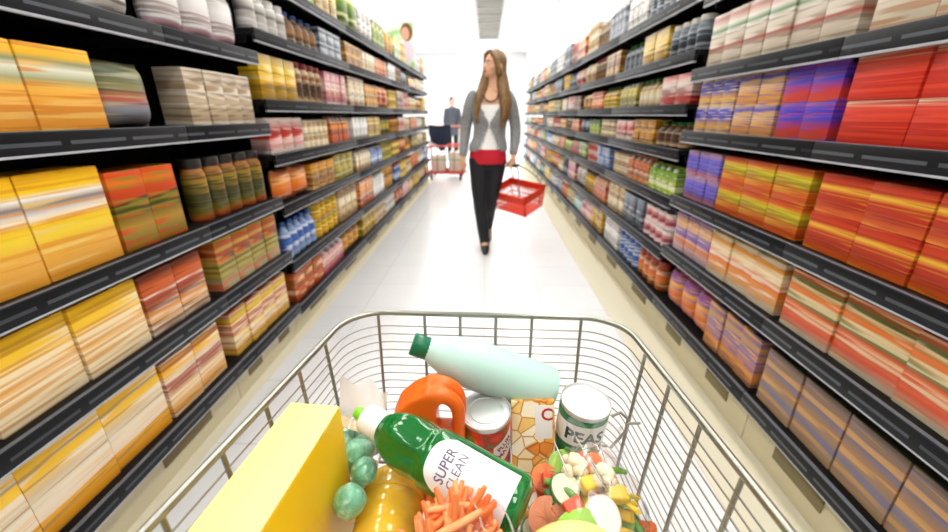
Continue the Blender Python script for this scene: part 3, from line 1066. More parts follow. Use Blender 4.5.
patch(bm, Mw, Rl, -1.35, -0.35, 0.052, 0.097, 0.0003, 14, 8, lambda p, q: (-1.28 + p * 1.0, 0.040 + q * 0.046 + p * 0.022))
obj('white_panel', bm, mat('white_print', 'F2F0EA', 0.4), t)
bm = new_bm()
for (bd, yy) in (('PLUM', 0.087), ('TOMATOES', 0.072)):
    wrap(bm, Mw, Rl, -0.78, yy - 0.003, bd, 0.013, 0.0003, 0.85, 0.55, 0.0008)
obj('lettering', bm, mat('maroon_print', '8E2A1E', 0.5), t, False)
bm = new_bm()
patch(bm, Mw, Rl, 0, 0, 0, 0, 0.0004, 10, 8, lambda p, q: (-2.25 + 0.22 * (q - 0.5) + (p - 0.5) * 0.45 * math.sin(PI * min(max(q, 0.02), 0.98)), 0.082 + q * 0.027))
obj('leaf_print', bm, mat('leaf_print', '6E9A3A', 0.4), t)
bm = new_bm()
patch(bm, Mw, Rl, 0, 0, 0, 0, 0.0004, 10, 8, lambda p, q: (-0.95 + (p - 0.5) * 0.5 * math.sin(PI * min(max(q, 0.02), 0.98)), 0.024 + q * 0.026))
obj('leaf_print', bm, mat('leaf_print', '6E9A3A', 0.4), t)

# pea tin
m = mat('pea_label', '1E7A46', 0.32)
b = m.node_tree.nodes['Principled BSDF']
tc = N(m, 'ShaderNodeTexCoord')
sp = N(m, 'ShaderNodeSeparateXYZ')
L(m, tc.outputs['Generated'], sp.inputs[0])
r1 = ramp(m, [(0, '2E7A44'), (0.50, '2E7A44'), (0.53, '1A4E2C'), (0.55, 'F0F1E8'), (0.855, 'F0F1E8'), (0.86, '14462A'), (0.88, '2E8A52'), (0.95, '2A8450'), (0.99, '1A5A34')])
L(m, sp.outputs['Z'], r1.inputs[0])
L(m, r1.outputs[0], b.inputs['Base Color'])
T2 = Vector((0.147, 0.509, 0.6755))
t, Mt, Rl = tin('pea_tin', 'green and white tin of peas with silver lid at the right end of the trolley', T2, (math.radians(6), math.radians(3)), 0.136, m, 0.0375)
bm = new_bm()
wrap(bm, Mt, Rl, -1.66, 0.0935, 'PEAS', 0.0300, 0.0010, 0.95)
obj('lettering', bm, mat('dark_green_print', '0E3A24', 0.5), t, False)

# printed carton of vegetable chunks between the tins
m = mat('chunk_print', 'F0D08A', 0.35)
b = m.node_tree.nodes['Principled BSDF']
tc = N(m, 'ShaderNodeTexCoord')
vo = N(m, 'ShaderNodeTexVoronoi')
vo.inputs['Scale'].default_value = 46
vo.inputs['Randomness'].default_value = 0.9
L(m, tc.outputs['Object'], vo.inputs['Vector'])
ve = N(m, 'ShaderNodeTexVoronoi', feature='DISTANCE_TO_EDGE')
ve.inputs['Scale'].default_value = 46
ve.inputs['Randomness'].default_value = 0.9
L(m, tc.outputs['Object'], ve.inputs['Vector'])
sp = N(m, 'ShaderNodeSeparateColor')
L(m, vo.outputs['Color'], sp.inputs[0])
r1 = ramp(m, [(0, 'F2B24A'), (0.25, 'F7E6B4'), (0.5, 'F4CE7A'), (0.7, 'F9F0D4'), (0.88, 'E8923A'), (1, 'F6DDA0')], 'CONSTANT')
L(m, sp.outputs[0], r1.inputs[0])
r2 = ramp(m, [(0, 'BE7C36'), (0.02, 'E8BE7C'), (0.07, 'FFFFFF')])
L(m, ve.outputs['Distance'], r2.inputs[0])
mx = N(m, 'ShaderNodeMix', data_type='RGBA', blend_type='MULTIPLY')
mx.inputs['Factor'].default_value = 1
L(m, r1.outputs[0], mx.inputs['A'])
L(m, r2.outputs[0], mx.inputs['B'])
L(m, mx.outputs['Result'], b.inputs['Base Color'])
P0 = Vector((0.0795, 0.458, 0.6785))
Mc = frame(P0, Vector((-0.004, 0.036, 0.118)), (1, 0, 0.02))
t = thing('vegetable_carton', 'carton printed with yellow vegetable chunks wedged between the two tins', 'carton', P0)
bm = new_bm()
bx(bm, (0, 0.012, 0.066), (0.066, 0.022, 0.132), 0.002, Mc)
obj('carton_body', rel(bm, P0), m, t)
bm = new_bm()
bx(bm, (0.016, 0.0008, 0.099), (0.026, 0.0008, 0.052), 0.0003, Mc)
obj('white_panel', rel(bm, P0), MC['white_print'], t)
bm = new_bm()
text_on(bm, 'C', 0.026, lambda x, y: Mc @ Vector((0.021 + x, 0.0002, 0.110 + y)), 0.0006)
obj('lettering', rel(bm, P0), mat('red_print', 'C2301E', 0.5), t, False)

# green cleaner bottle
g0, g1 = Vector((0.044, 0.308, 0.814)), Vector((-0.1616, 0.4124, 0.850))
camdir = (Vector((0, 0, CAM_H)) - (g0 + g1) / 2)
Mg = bottle_frame(g0, g1, camdir)
LG = (g1 - g0).length
t = thing('cleaner_bottle', 'translucent green bottle with white SUPER CLEAN label lying on top of the groceries', 'bottle', g0)
greenm = mat('green_plastic', '0B8C33', 0.08, trans=0.5, coat=0.4)
bm = new_bm()
def flute(a, z):
    if z > LG - 0.112 and z < LG - 0.045:
        return 1 + 0.055 * math.cos(7 * a)
    return 1
lathe(bm, [(0.001, 0.004), (0.02, 0.003)] + prof_smooth([(0.027, 0.0), (0.0335, 0.004), (0.0357, 0.014), (0.0357, 0.05), (0.0355, 0.095), (0.0352, LG - 0.118), (0.0315, LG - 0.108), (0.0325, LG - 0.098), (0.0335, LG - 0.085), (0.0315, LG - 0.068), (0.0265, LG - 0.055), (0.0195, LG - 0.045), (0.017, LG - 0.040)], 5), 54, Mg, flute)
obj('bottle_body', rel(bm, g0), greenm, t)
bm = new_bm()
lathe(bm, [(0.017, LG - 0.043), (0.0185, LG - 0.042), (0.0182, LG - 0.016), (0.0165, LG - 0.013), (0.007, LG - 0.012)], 36, Mg, lambda a, z: 1 + 0.02 * math.cos(20 * a))
cp = obj('cap', rel(bm, g0), mat('white_plastic', 'F2F2F0', 0.3), t)
bm = new_bm()
lathe(bm, [(0.009, LG - 0.0125), (0.009, LG - 0.004), (0.0075, LG + 0.002), (0.001, LG + 0.003)], 20, Mg)
obj('spout', rel(bm, g0), mat('lime_plastic', '7ED321', 0.3), cp)
bm = new_bm()
def lab_shape(p, q):
    # rounded shoulder end, square foot end
    x = p * 2 - 1
    end = LG - 0.122 - 0.018 * abs(x) ** 3
    return (-0.02 + x * 0.92, 0.013 + (end - 0.013) * q)
patch(bm, Mg, 0.0357, 0, 0, 0, 0, 0.0004, 24, 20, lab_shape)
lb = obj('paper_label', rel(bm, g0), mat('white_label', 'F6F5F8', 0.35), t)
bm = new_bm()
wrap(bm, Mg, 0.0357, -0.02, LG - 0.1445, 'SUPER', 0.0165, 0.0002, 0.82, 0, 0.0009)
wrap(bm, Mg, 0.0357, 0.0, LG - 0.1590, 'CLEAN', 0.0145, 0.0, 0.86, 0, 0.0009)
obj('lettering', rel(bm, g0), mat('violet_grey_print', '6A5E7A', 0.5), lb, False)

# oil bottle lying below it
o0, o1 = Vector((-0.112, 0.165, 0.7185)), Vector((-0.1165, 0.428, 0.748))
Mo = bottle_frame(o0, o1, (0, 0, 1))
LO = (o1 - o0).length
t = thing('oil_bottle', 'clear ribbed bottle of golden cooking oil lying beside the yellow box', 'bottle', o0)
bm = new_bm()
pr = [(0.001, 0.003), (0.03, 0.0), (0.039, 0.005)]
z = 0.012
while z < 0.150:
    pr += [(0.0405, z), (0.0405, z + 0.011), (0.0397, z + 0.013), (0.0397, z + 0.016)]
    z += 0.018
while z < 0.200:
    pr += [(0.0405, z), (0.0405, z + 0.011), (0.0396, z + 0.013), (0.0396, z + 0.016)]
    z += 0.018
pr += [(0.0408, 0.208), (0.0408, 0.213), (0.0396, 0.216), (0.0392, 0.222), (0.0385, 0.229), (0.036, 0.236), (0.030, 0.243), (0.020, 0.248), (0.0135, 0.251), (0.0125, 0.253)]
lathe(bm, pr, 48, Mo, lambda a, z: 1 + (0.02 * math.cos(26 * a) if 0.2155 < z < 0.23 else 0))
obj('bottle_body', rel(bm, o0), mat('golden_oil', 'FFC93C', 0.06, trans=0.12, coat=0.5), t, True, 0.9)
bm = new_bm()
lathe(bm, [(0.0135, 0.250), (0.014, 0.251), (0.014, 0.266), (0.001, 0.267)], 24, Mo)
obj('cap', rel(bm, o0), mat('red_plastic', 'D83A1E', 0.3), t)


# ---- bags of vegetables
def bag_hull(bm, c, r, seed, amp=0.006, flat=None, neck=None):
    vs = bmesh.ops.create_icosphere(bm, subdivisions=4, radius=1.0)['verts']
    for v in vs:
        n = v.co.normalized()
        d = 1 + 0.10 * noise.noise(n * 2.2 + Vector((seed, 0, 0)))
        cr = amp * (abs(noise.noise(n * 7 + Vector((0, seed, 0)))) + 0.6 * abs(noise.noise(n * 15 + Vector((0, 0, seed)))))
        p = Vector((n.x * r[0] * d, n.y * r[1] * d, n.z * r[2] * d)) + n * cr
        if neck and n.z > 0.75:
            k = (n.z - 0.75) / 0.25
            p += Vector(neck) * k * k
        v.co = Vector(c) + p
        if flat is not None and v.co.z < flat:
            v.co.z = flat


film = film_mat('clear_film', 'FFFFFF', 0.13, 0.02)


def seam(bm, a, b_, c, r):
    a, b_, c = Vector(a), Vector(b_), Vector(c)
    P = []
    for k in range(13):
        q = k / 12
        P.append(a * (1 - q) ** 2 + b_ * 2 * q * (1 - q) + c * q * q)
    tube(bm, P, [r * (0.25 + 0.75 * math.sin(PI * k / 12)) for k in range(13)], 6)

filmmilky = film_mat('milky_film', 'F6E9E0', 0.15, 0.62)

# bag of green sprouts
t = thing('sprout_bag', 'clear plastic bag of green sprouts with crumpled top behind the yellow box', 'bag', (-0.185, 0.44, 0.675))
bo = t.location
bm = new_bm()
bag_hull(bm, (-0.182, 0.448, 0.745), (0.050, 0.066, 0.072), 3.1, 0.006, 0.6755)
obj('bag_film', rel(bm, Vector((-0.185, 0.44, 0.675))), film, t, True, 3)
bm = new_bm()
g = {}
for i in range(19):                     # gathered, ruffled mouth of the bag
    for j in range(9):
        a, q = i / 18, j / 8
        x = -0.208 + 0.071 * a + 0.003 * math.sin(a * 9 + q * 4) * q
        y = 0.444 + 0.034 * q + 0.007 * math.sin(a * 9 + 2 * q) * q
        z = 0.795 + (0.050 + 0.008 * math.sin(a * 4.2 + 0.6) + 0.005 * math.sin(a * 13)) * q
        g[i, j] = bm.verts.new((x, y, z))
for i in range(18):
    for j in range(8):
        bm.faces.new((g[i, j], g[i + 1, j], g[i + 1, j + 1], g[i, j + 1]))
obj('bag_mouth', rel(bm, Vector((-0.185, 0.44, 0.675))), filmmilky, t, True, 3)
bm = new_bm()
g = {}
for i in range(13):
    for j in range(4):
        a, q = i / 12, j / 3
        g[i, j] = bm.verts.new((-0.215 + 0.078 * a, 0.428 + 0.012 * q + 0.003 * math.sin(a * 9), 0.808 + 0.006 * q + 0.004 * math.sin(a * 6)))
for i in range(12):
    for j in range(3):
        bm.faces.new((g[i, j], g[i + 1, j], g[i + 1, j + 1], g[i, j + 1]))
obj('paper_header', rel(bm, Vector((-0.185, 0.44, 0.675))), mat('tan_paper', 'E2C29A', 0.6), t)

m = mat('sprout_green', '6FB48A', 0.28, coat=0.3)
b = m.node_tree.nodes['Principled BSDF']
tc = N(m, 'ShaderNodeTexCoord')
nz = N(m, 'ShaderNodeTexNoise')
nz.inputs['Scale'].default_value = 2.4
nz.inputs['Detail'].default_value = 4
nz.inputs['Distortion'].default_value = 1.2
L(m, tc.outputs['Generated'], nz.inputs['Vector'])
r1 = ramp(m, [(0.3, '5FAE86'), (0.5, '8ECDAC'), (0.62, 'C2E8D4'), (0.75, '86C8A6')])
L(m, nz.outputs[0], r1.inputs[0])
L(m, r1.outputs[0], b.inputs['Base Color'])
bm = new_bm()
vs = bmesh.ops.create_icosphere(bm, subdivisions=4, radius=1.0)['verts']
for v in vs:                              # overlapping leaves around a ball
    n = v.co.normalized()
    a = math.atan2(n.y, n.x)
    leaf = math.sin(a * 2.5 + 3 * n.z)
    v.co = n * (1 + 0.05 * max(leaf, -0.2) - 0.12 * max(0, -n.z - 0.85) * 4)
spm = mesh('brussels_sprout', bm, m, True, 3)
first = None
for i, (x, y, z, r) in enumerate([(-0.166, 0.404, 0.788, 0.0195), (-0.200, 0.425, 0.778, 0.0195), (-0.1465, 0.370, 0.797, 0.0165), (-0.153, 0.333, 0.792, 0.0185),
                                  (-0.172, 0.445, 0.760, 0.019), (-0.207, 0.462, 0.765, 0.0185), (-0.170, 0.476, 0.782, 0.0185), (-0.205, 0.43, 0.735, 0.019), (-0.165, 0.42, 0.728, 0.019), (-0.185, 0.455, 0.715, 0.02), (-0.17, 0.48, 0.735, 0.019), (-0.2, 0.49, 0.74, 0.019), (-0.19, 0.415, 0.7, 0.019)]):
    o = obj('brussels_sprout', spm)
    o.location = (x, y, z)
    o.scale = (r, r, r)
    o.rotation_euler = (R.uniform(-0.6, 0.6), R.uniform(-0.6, 0.6), R.uniform(0, 6))
    tag(o, 'glossy round green sprout in the clear bag between yellow box and oil bottle', 'vegetable', 'sprouts in the clear bag')

# bag of carrot sticks
CB = Vector((-0.020, 0.225, 0.675))
t = thing('carrot_bag', 'clear plastic bag packed with orange carrot sticks in front of the green bottle', 'bag', CB)
bm = new_bm()
bag_hull(bm, (-0.020, 0.240, 0.770), (0.052, 0.064, 0.098), 7.7, 0.006, 0.6755)
obj('bag_film', rel(bm, CB), film, t, True, 3)
bm = new_bm()
for q in range(1, 6, 2):                       # folded film seams catching the light
    x0 = -0.055 + q * 0.013
    seam(bm, (x0, 0.286, 0.864 - abs(q - 3) * 0.004), (x0 + 0.014, 0.262, 0.884), (x0 + 0.022, 0.225, 0.866), 0.0008)
obj('film_seam', rel(bm, CB), mat('film_fold', 'F6F2EE', 0.15, trans=0.6), t)
cms = []
for i, (c1, ln) in enumerate((('F2894A', 0.050), ('F07434', 0.042), ('F7A468', 0.046))):
    mm = mat('carrot_%d' % i, c1, 0.4, sub=0.1)
    bm = new_bm()
    pts = [(0.0005 * math.sin(k * 0.9 + i), 0.0005 * math.cos(k * 0.7), (k / 6 - 0.5) * ln) for k in range(7)]
    tube(bm, pts, [0.0022, 0.0033, 0.0036, 0.0037, 0.0036, 0.0033, 0.0023], 7)
    cms.append(mesh('carrot_stick', bm, mm, True, 1.0))
k = 0
while k < 190:
    u, w = R.uniform(-1, 1), R.uniform(-1, 1)
    if u * u + w * w > 1:
        continue
    dpt = R.choice((0, 0, 0.012, 0.026))
    x = -0.022 + u * 0.050
    y = 0.255 + w * 0.048
    z = 0.727 + 0.145 * math.sqrt(max(0.0, 1 - (u * u + w * w) * 0.92)) - dpt + R.uniform(-0.004, 0.004)
    dv = Vector((R.gauss(0.12, 0.34) + u * 0.25, 0.65 + R.gauss(0, 0.28), 0.40 + R.gauss(0, 0.25) - w * 0.3)).normalized()
    o = obj('carrot_stick', cms[k % 3])
    o.location = (x, y, z)
    o.rotation_mode = 'XYZ'
    o.rotation_euler = dv.to_track_quat('Z', 'Y').to_euler()
    tag(o, 'orange carrot stick inside the clear bag in front of the green bottle', 'vegetable', 'carrot sticks in the clear bag')
    k += 1

# bag of mixed cut vegetables
VB_ = Vector((0.128, 0.355, 0.675))
t = thing('salad_bag', 'clear plastic bag of mixed cut vegetables in the right corner of the trolley', 'bag', VB_)
bm = new_bm()
bag_hull(bm, (0.128, 0.362, 0.735), (0.076, 0.082, 0.074), 11.3, 0.008, 0.6755, (0.01, 0.02, 0.02))
obj('bag_film', rel(bm, VB_), film, t, True, 3)
bm = new_bm()
for (a, b_, c_) in [((0.118, 0.415, 0.818), (0.136, 0.375, 0.813), (0.142, 0.335, 0.818)), ((0.120, 0.413, 0.820), (0.130, 0.372, 0.818), (0.138, 0.330, 0.820)), ((0.150, 0.41, 0.818), (0.151, 0.375, 0.812), (0.148, 0.335, 0.816)), ((0.09, 0.40, 0.824), (0.093, 0.37, 0.828), (0.10, 0.345, 0.822))]:
    seam(bm, a, b_, c_, 0.0013)
obj('film_seam', rel(bm, VB_), MC['film_fold'], t)
bm = new_bm()
g = {}
for i in range(15):
    for j in range(7):
        a, q = i / 14, j / 6
        g[i, j] = bm.verts.new((0.115 + 0.075 * a + 0.004 * math.sin(a * 15 + q * 4), 0.415 + 0.018 * q + 0.008 * math.sin(a * 13) * q, 0.780 + 0.040 * q + 0.006 * math.sin(a * 9 + 1) * q))
for i in range(14):
    for j in range(6):
        bm.faces.new((g[i, j], g[i + 1, j], g[i + 1, j + 1], g[i, j + 1]))
obj('bag_mouth', rel(bm, VB_), film_mat('thin_film', 'FFFFFF', 0.2, 0.12), t, True, 3)


def veg_disc(r, th, c1, c2, wob=0.04):
    a = new_bm()
    lathe(a, [(0.001, -th / 2), (r * 0.9, -th / 2), (r * 0.93, 0), (r * 0.9, th / 2), (0.001, th / 2 + th * 0.08)], 24, None, lambda q, z: 1 + wob * math.sin(3 * q))
    c = new_bm()
    lathe(c, [(r * 0.90, -th / 2), (r * 0.985, -th * 0.42), (r, 0), (r * 0.985, th * 0.42), (r * 0.90, th / 2)], 24, None, lambda q, z: 1 + wob * math.sin(3 * q), False)
    return mesh('slice', a, c1), mesh('rind', c, c2)


fl = mat('cucumber_flesh', 'EEF0D2', 0.35, sub=0.15)
rd = mat('cucumber_rind', '3E7A2A', 0.35)
wh = mat('onion_white', 'F5F0E6', 0.35, sub=0.15)
yl = mat('squash_yellow', 'F0C93A', 0.35)
orr = mat('carrot_slice', 'EE7A34', 0.4)
sal = mat('salmon_slice', 'F0966A', 0.4)
gr = mat('bean_green', '5E9A2E', 0.35)
dg_ = mat('pepper_green', '2E6E22', 0.3)
rdp = mat('pepper_red', 'D8481E', 0.3)
cau = mat('cauliflower_cream', 'F4E6C0', 0.6)


def strip(ln, r, bend, m_, name, flat=0.55):
    bm = new_bm()
    pts = []
    for k in range(9):
        q = k / 8 - 0.5
        pts.append((q * ln, bend * (0.25 - q * q) * 4, 0))
    tube(bm, pts, [r * (0.45 + 0.55 * math.sin(PI * (0.12 + 0.76 * k / 8))) for k in range(9)], 10)
    for v in bm.verts:
        v.co.z *= flat
    return mesh(name, bm, m_, True, 1.2)


def floret():
    bm = new_bm()
    rr = random.Random(4)
    for k in range(22):
        d = Vector((rr.gauss(0, 1), rr.gauss(0, 1), abs(rr.gauss(0, 1)))).normalized()
        bmesh.ops.create_icosphere(bm, subdivisions=2, radius=0.0055, matrix=Matrix.Translation(d * 0.010 + Vector((0, 0, 0.004))))
    limb(bm, [(0, 0, 0.006), (0, 0, -0.012)], [0.006, 0.005], 10)
    return mesh('floret', bm, cau, True, 3)


def chunk(m_, s, name, seed):
    bm = new_bm()
    rr = random.Random(seed)
    bx(bm, (0, 0, 0), s, min(s) * 0.22, None, 3)
    for v in bm.verts:
        v.co += Vector((noise.noise(v.co * 60 + Vector((seed, 0, 0))), noise.noise(v.co * 60 + Vector((0, seed, 0))), noise.noise(v.co * 60))) * min(s) * 0.2
    return mesh(name, bm, m_, True, 1.0)


def wavy(m_, r, name):
    """crinkle-cut slice"""
    bm = new_bm()
    lathe(bm, [(0.001, -0.0025), (r, -0.0025), (r, 0.0025), (0.001, 0.0025)], 28)
    bmesh.ops.subdivide_edges(bm, edges=bm.edges[:], cuts=3)
    for v in bm.verts:
        v.co.z += 0.0013 * math.sin(v.co.x * 1100)
    return mesh(name, bm, m_, True, 1.0)


cuc = veg_disc(0.019, 0.005, fl, rd)
oni = veg_disc(0.022, 0.006, wh, mat('onion_skin', 'E4DCC8', 0.4))
VEG = {
    'cucumber': ('cucumber_slice', 'green-rimmed pale cucumber slice', cuc), 'onion': ('turnip_slice', 'large white round slice', oni),
    'yellow': ('squash_strip', 'curved yellow squash strip', (strip(0.044, 0.0065, 0.012, yl, 'squash_strip'),)),
    'carrot': ('carrot_slice', 'crinkle-cut orange carrot slice', (wavy(orr, 0.017, 'carrot_slice'),)),
    'salmon': ('carrot_slice', 'pale orange ridged slice', (wavy(sal, 0.020, 'carrot_slice'),)),
    'bean': ('bean_pod', 'green bean pod', (strip(0.046, 0.0050, 0.006, gr, 'bean_pod', 0.8),)),
    'pepper': ('pepper_piece', 'dark green pepper piece', (chunk(dg_, (0.026, 0.018, 0.006), 'pepper_piece', 3),)),
    'red': ('pepper_piece', 'red pepper piece', (chunk(rdp, (0.020, 0.014, 0.008), 'pepper_piece', 5),)),
    'floret': ('cauliflower_floret', 'cream cauliflower floret', (floret(),)),
    'cube': ('squash_cube', 'yellow squash cube', (chunk(yl, (0.018, 0.016, 0.015), 'squash_cube', 8),)),
    'lime': ('pea_pod', 'light green flat pod', (strip(0.040, 0.011, 0.004, mat('pod_green', '8FBE3E', 0.35), 'pea_pod', 0.3),)),
}


def put(kind, loc, rot, s=1.0):
    nm, lb, ms = VEG[kind]
    o = obj(nm, ms[0])
    o.location = loc
    o.rotation_euler = rot
    o.scale = (s, s, s)
    tag(o, lb + ' in the clear bag of mixed vegetables', 'vegetable', lb + 's in the mixed bag')
    for q in ms[1:]:
        obj('rind', q, None, o)


def heap_z(x, y):
    u, w = (x - 0.128) / 0.080, (y - 0.352) / 0.090
    return 0.690 + 0.108 * math.sqrt(max(0.0, 1 - (u * u + w * w) * 0.93))


# what shows most, then a fill of smaller pieces
for kind, x, y, tl, s in [('onion', 0.132, 0.318, (0.25, -0.75, 0.5), 0.95), ('onion', 0.156, 0.290, (0.5, 0.3, 0), 0.85), ('cucumber', 0.098, 0.352, (0.5, 0.2, 0), 1.0), ('yellow', 0.160, 0.298, (0.3, 0.4, 0.6), 1.3), ('pepper', 0.184, 0.312, (0.4, 0.5, 0), 1.2),
                       ('salmon', 0.076, 0.330, (0.6, -0.3, 0.5), 1.15), ('salmon', 0.073, 0.308, (0.7, -0.2, 0.9), 1.0), ('red', 0.103, 0.330, (0.3, 0, 0.5), 1.1), ('lime', 0.110, 0.312, (0.4, 0, 0.2), 1.2), ('cube', 0.125, 0.352, (0.2, 0.1, 0.5), 1.1),
                       ('floret', 0.142, 0.360, (0, 0, 0), 1.1), ('floret', 0.112, 0.376, (0, 0, 0), 1.2), ('cube', 0.156, 0.345, (0.3, 0, 0), 1.2), ('yellow', 0.182, 0.345, (0.2, 0.7, 1.2), 1.2), ('red', 0.085, 0.372, (0.2, 0.3, 0), 1.1), ('carrot', 0.080, 0.385, (0.5, 0, 0), 1.0),
                       ('bean', 0.095, 0.346, (0.1, 0.2, -0.6), 1.1), ('pepper', 0.088, 0.352, (0.4, -0.2, 0.5), 1.0), ('bean', 0.168, 0.388, (0.1, 0.3, 0.5), 1.0), ('carrot', 0.145, 0.395, (0.4, 0.1, 0), 0.9), ('red', 0.125, 0.402, (0.2, 0, 0.4), 1.2), ('lime', 0.105, 0.408, (0.3, 0.1, 1.0), 1.1), ('red', 0.140, 0.285, (0.4, 0, 0.2), 1.0)]:
    put(kind, (x, y, heap_z(x, y) + 0.006), tl, s)
ks = list(VEG)
for k in range(70):
    while True:
        x, y = R.uniform(0.055, 0.200), R.uniform(0.268, 0.432)
        u, w = (x - 0.128) / 0.080, (y - 0.352) / 0.090
        if u * u + w * w < 0.95:
            break
    put(ks[k % len(ks)], (x, y, heap_z(x, y) - R.uniform(0.006, 0.03)), (R.uniform(-0.6, 0.8), R.uniform(-0.6, 0.6), R.uniform(0, 6)), R.uniform(0.85, 1.05))
# frilly lettuce leaf on top of the heap
bm = new_bm()
g = {}
for i in range(25):
    for j in range(9):
        a, q = i / 24 * PI * 1.5, j / 8
        rr_ = 0.008 + 0.024 * q
        g[i, j] = bm.verts.new((0.132 + rr_ * math.cos(a) * 1.0, 0.418 + rr_ * math.sin(a) * 0.45, 0.768 + 0.012 * q + 0.005 * q * math.sin(i * 1.9)))
for i in range(24):
    for j in range(8):
        bm.faces.new((g[i, j], g[i + 1, j], g[i + 1, j + 1], g[i, j + 1]))
bmesh.ops.solidify(bm, geom=bm.faces[:], thickness=0.0008)
o = obj('lettuce_leaf', bm, mat('lettuce_green', '7AA84A', 0.45), None, True, 3)
tag(o, 'frilly green lettuce leaf at the mouth of the mixed vegetable bag', 'vegetable')

# pale yellow melon at the near edge
bm = new_bm()
vs = bmesh.ops.create_uvsphere(bm, u_segments=40, v_segments=24, radius=1)['verts']
for v in vs:
    n = v.co.copy()
    a = math.atan2(n.y, n.x)
    k = 1 + 0.012 * math.cos(10 * a) * (1 - n.z * n.z)
    v.co = Vector((n.x * 0.052 * k, n.y * 0.052 * k, n.z * 0.066))
m = mat('melon_yellow', 'F3E88A', 0.35)
mo = thing('yellow_melon', 'pale yellow melon between carrot bag and mixed vegetables, cut off by the bottom edge', 'fruit', (0.087, 0.256, 0.7985))
mo.scale = (0.86, 0.86, 0.86)
mo.rotation_euler = (0.2, PI / 2 - 0.1, 0.35)
obj('melon_skin', bm, m, mo)
bm = new_bm()
limb(bm, [(0, 0, 0.064), (0.003, 0, 0.074)], [0.005, 0.004], 10)
obj('stem', bm, mat('stem_brown', '8A7A3A', 0.6), mo)
# something under the melon to carry it: a second one
mo2 = thing('yellow_melon', 'yellow melon lying on the trolley floor beneath the other melon', 'fruit', (0.090, 0.240, 0.7125))
mo2.rotation_euler = (0, PI / 2, 0.5)
for ch in list(mo.children):
    c = ch.copy()
    C.objects.link(c)
    c.parent = mo2
mo2.scale = (0.70, 0.70, 0.70)

# ------------------------------------------------------------------ people
skinm = mat('skin', 'E2B08E', 0.5, sub=0.12)


def hand(bm, wrist, dirv, side, palm_n, curl=0.5, s=1.0):
    """palm, four unequal bent fingers and a thumb; dirv = towards the fingertips, palm_n = palm facing, side = thumb side (unit)"""
    d, n, sd = Vector(dirv).normalized(), Vector(palm_n).normalized(), Vector(side).normalized()
    w = Vector(wrist)
    limb(bm, [w, w + d * 0.035 * s, w + d * 0.075 * s], [0.024 * s, 0.030 * s, 0.028 * s], 12)
    for i, (o_, ln) in enumerate(((0.026, 0.068), (0.009, 0.076), (-0.008, 0.070), (-0.024, 0.054))):
        b0 = w + d * 0.070 * s + sd * o_ * s
        a = curl
        p1 = b0 + (d * math.cos(a) + n * math.sin(a)) * ln * 0.42 * s
        p2 = p1 + (d * math.cos(2 * a) + n * math.sin(2 * a)) * ln * 0.33 * s
        p3 = p2 + (d * math.cos(2.9 * a) + n * math.sin(2.9 * a)) * ln * 0.25 * s
        limb(bm, [b0, p1, p2, p3], [0.0095 * s, 0.0090 * s, 0.0082 * s, 0.0070 * s], 9)
    t0 = w + d * 0.022 * s + sd * 0.022 * s
    t1 = t0 + (sd * 0.75 + d * 0.6 + n * 0.3).normalized() * 0.034 * s
    t2 = t1 + (d * 0.85 + sd * 0.2 + n * 0.5).normalized() * 0.030 * s
    limb(bm, [t0, t1, t2], [0.0125 * s, 0.0105 * s, 0.0085 * s], 9)


def head(bm, M):
    """skull, jaw, nose, brow, ears, chin; faces local -y"""
    b2 = new_bm()
    ell(b2, (0, 0.008, 0.112), (0.072, 0.088, 0.098), None, 24, 18)
    ell(b2, (0, -0.030, 0.062), (0.054, 0.055, 0.062), None, 20, 16)
    ell(b2, (0, -0.064, 0.020), (0.024, 0.022, 0.019))
    limb(b2, [(0, -0.078, 0.104), (0, -0.092, 0.082), (0, -0.099, 0.070)], [0.008, 0.011, 0.012], 10)
    ell(b2, (0, -0.080, 0.043), (0.022, 0.012, 0.011))
    for s in (-1, 1):
        ell(b2, (s * 0.030, -0.066, 0.118), (0.024, 0.018, 0.011))
        ell(b2, (s * 0.040, -0.056, 0.072), (0.022, 0.024, 0.022))
        ell(b2, (s * 0.074, 0.012, 0.088), (0.010, 0.020, 0.030))
    limb(b2, [(0, 0.022, 0.05), (0, 0.030, -0.045), (0, 0.034, -0.09)], [0.050, 0.047, 0.055], 16)
    for v in b2.verts:
        v.co = M @ v.co
    me = bpy.data.meshes.new('h')
    b2.to_mesh(me)
    b2.free()
    bm.from_mesh(me)
    bpy.data.meshes.remove(me)


def face_parts(parent, M, o):
    for s in (-1, 1):
        bm = new_bm()
        ell(bm, (s * 0.029, -0.0765, 0.1), (0.0135, 0.007, 0.0075))
        for v in bm.verts:
            v.co = M @ v.co
        e = obj('eye', rel(bm, o), mat('eye_white', 'EDE8E2', 0.2), parent)
        bm = new_bm()
        ell(bm, (s * 0.029, -0.081, 0.1), (0.006, 0.004, 0.006))
        for v in bm.verts:
            v.co = M @ v.co
        obj('iris', rel(bm, o), mat('iris_brown', '3A2618', 0.2), e)
        bm = new_bm()
        limb(bm, [(s * 0.015, -0.084, 0.119), (s * 0.03, -0.085, 0.123), (s * 0.045, -0.074, 0.119)], [0.0032, 0.0036, 0.0022], 8)
        for v in bm.verts:
            v.co = M @ v.co
        obj('eyebrow', rel(bm, o), mat('brow_brown', '5E4024', 0.7), parent)
    bm = new_bm()
    limb(bm, [(-0.019, -0.085, 0.043), (0, -0.0935, 0.046), (0.019, -0.085, 0.043)], [0.003, 0.0048, 0.003], 8)
    limb(bm, [(-0.016, -0.085, 0.0395), (0, -0.0925, 0.036), (0.016, -0.085, 0.0395)], [0.003, 0.0052, 0.003], 8)
    for v in bm.verts:
        v.co = M @ v.co
    obj('lips', rel(bm, o), mat('lips', 'B8605A', 0.4), parent)


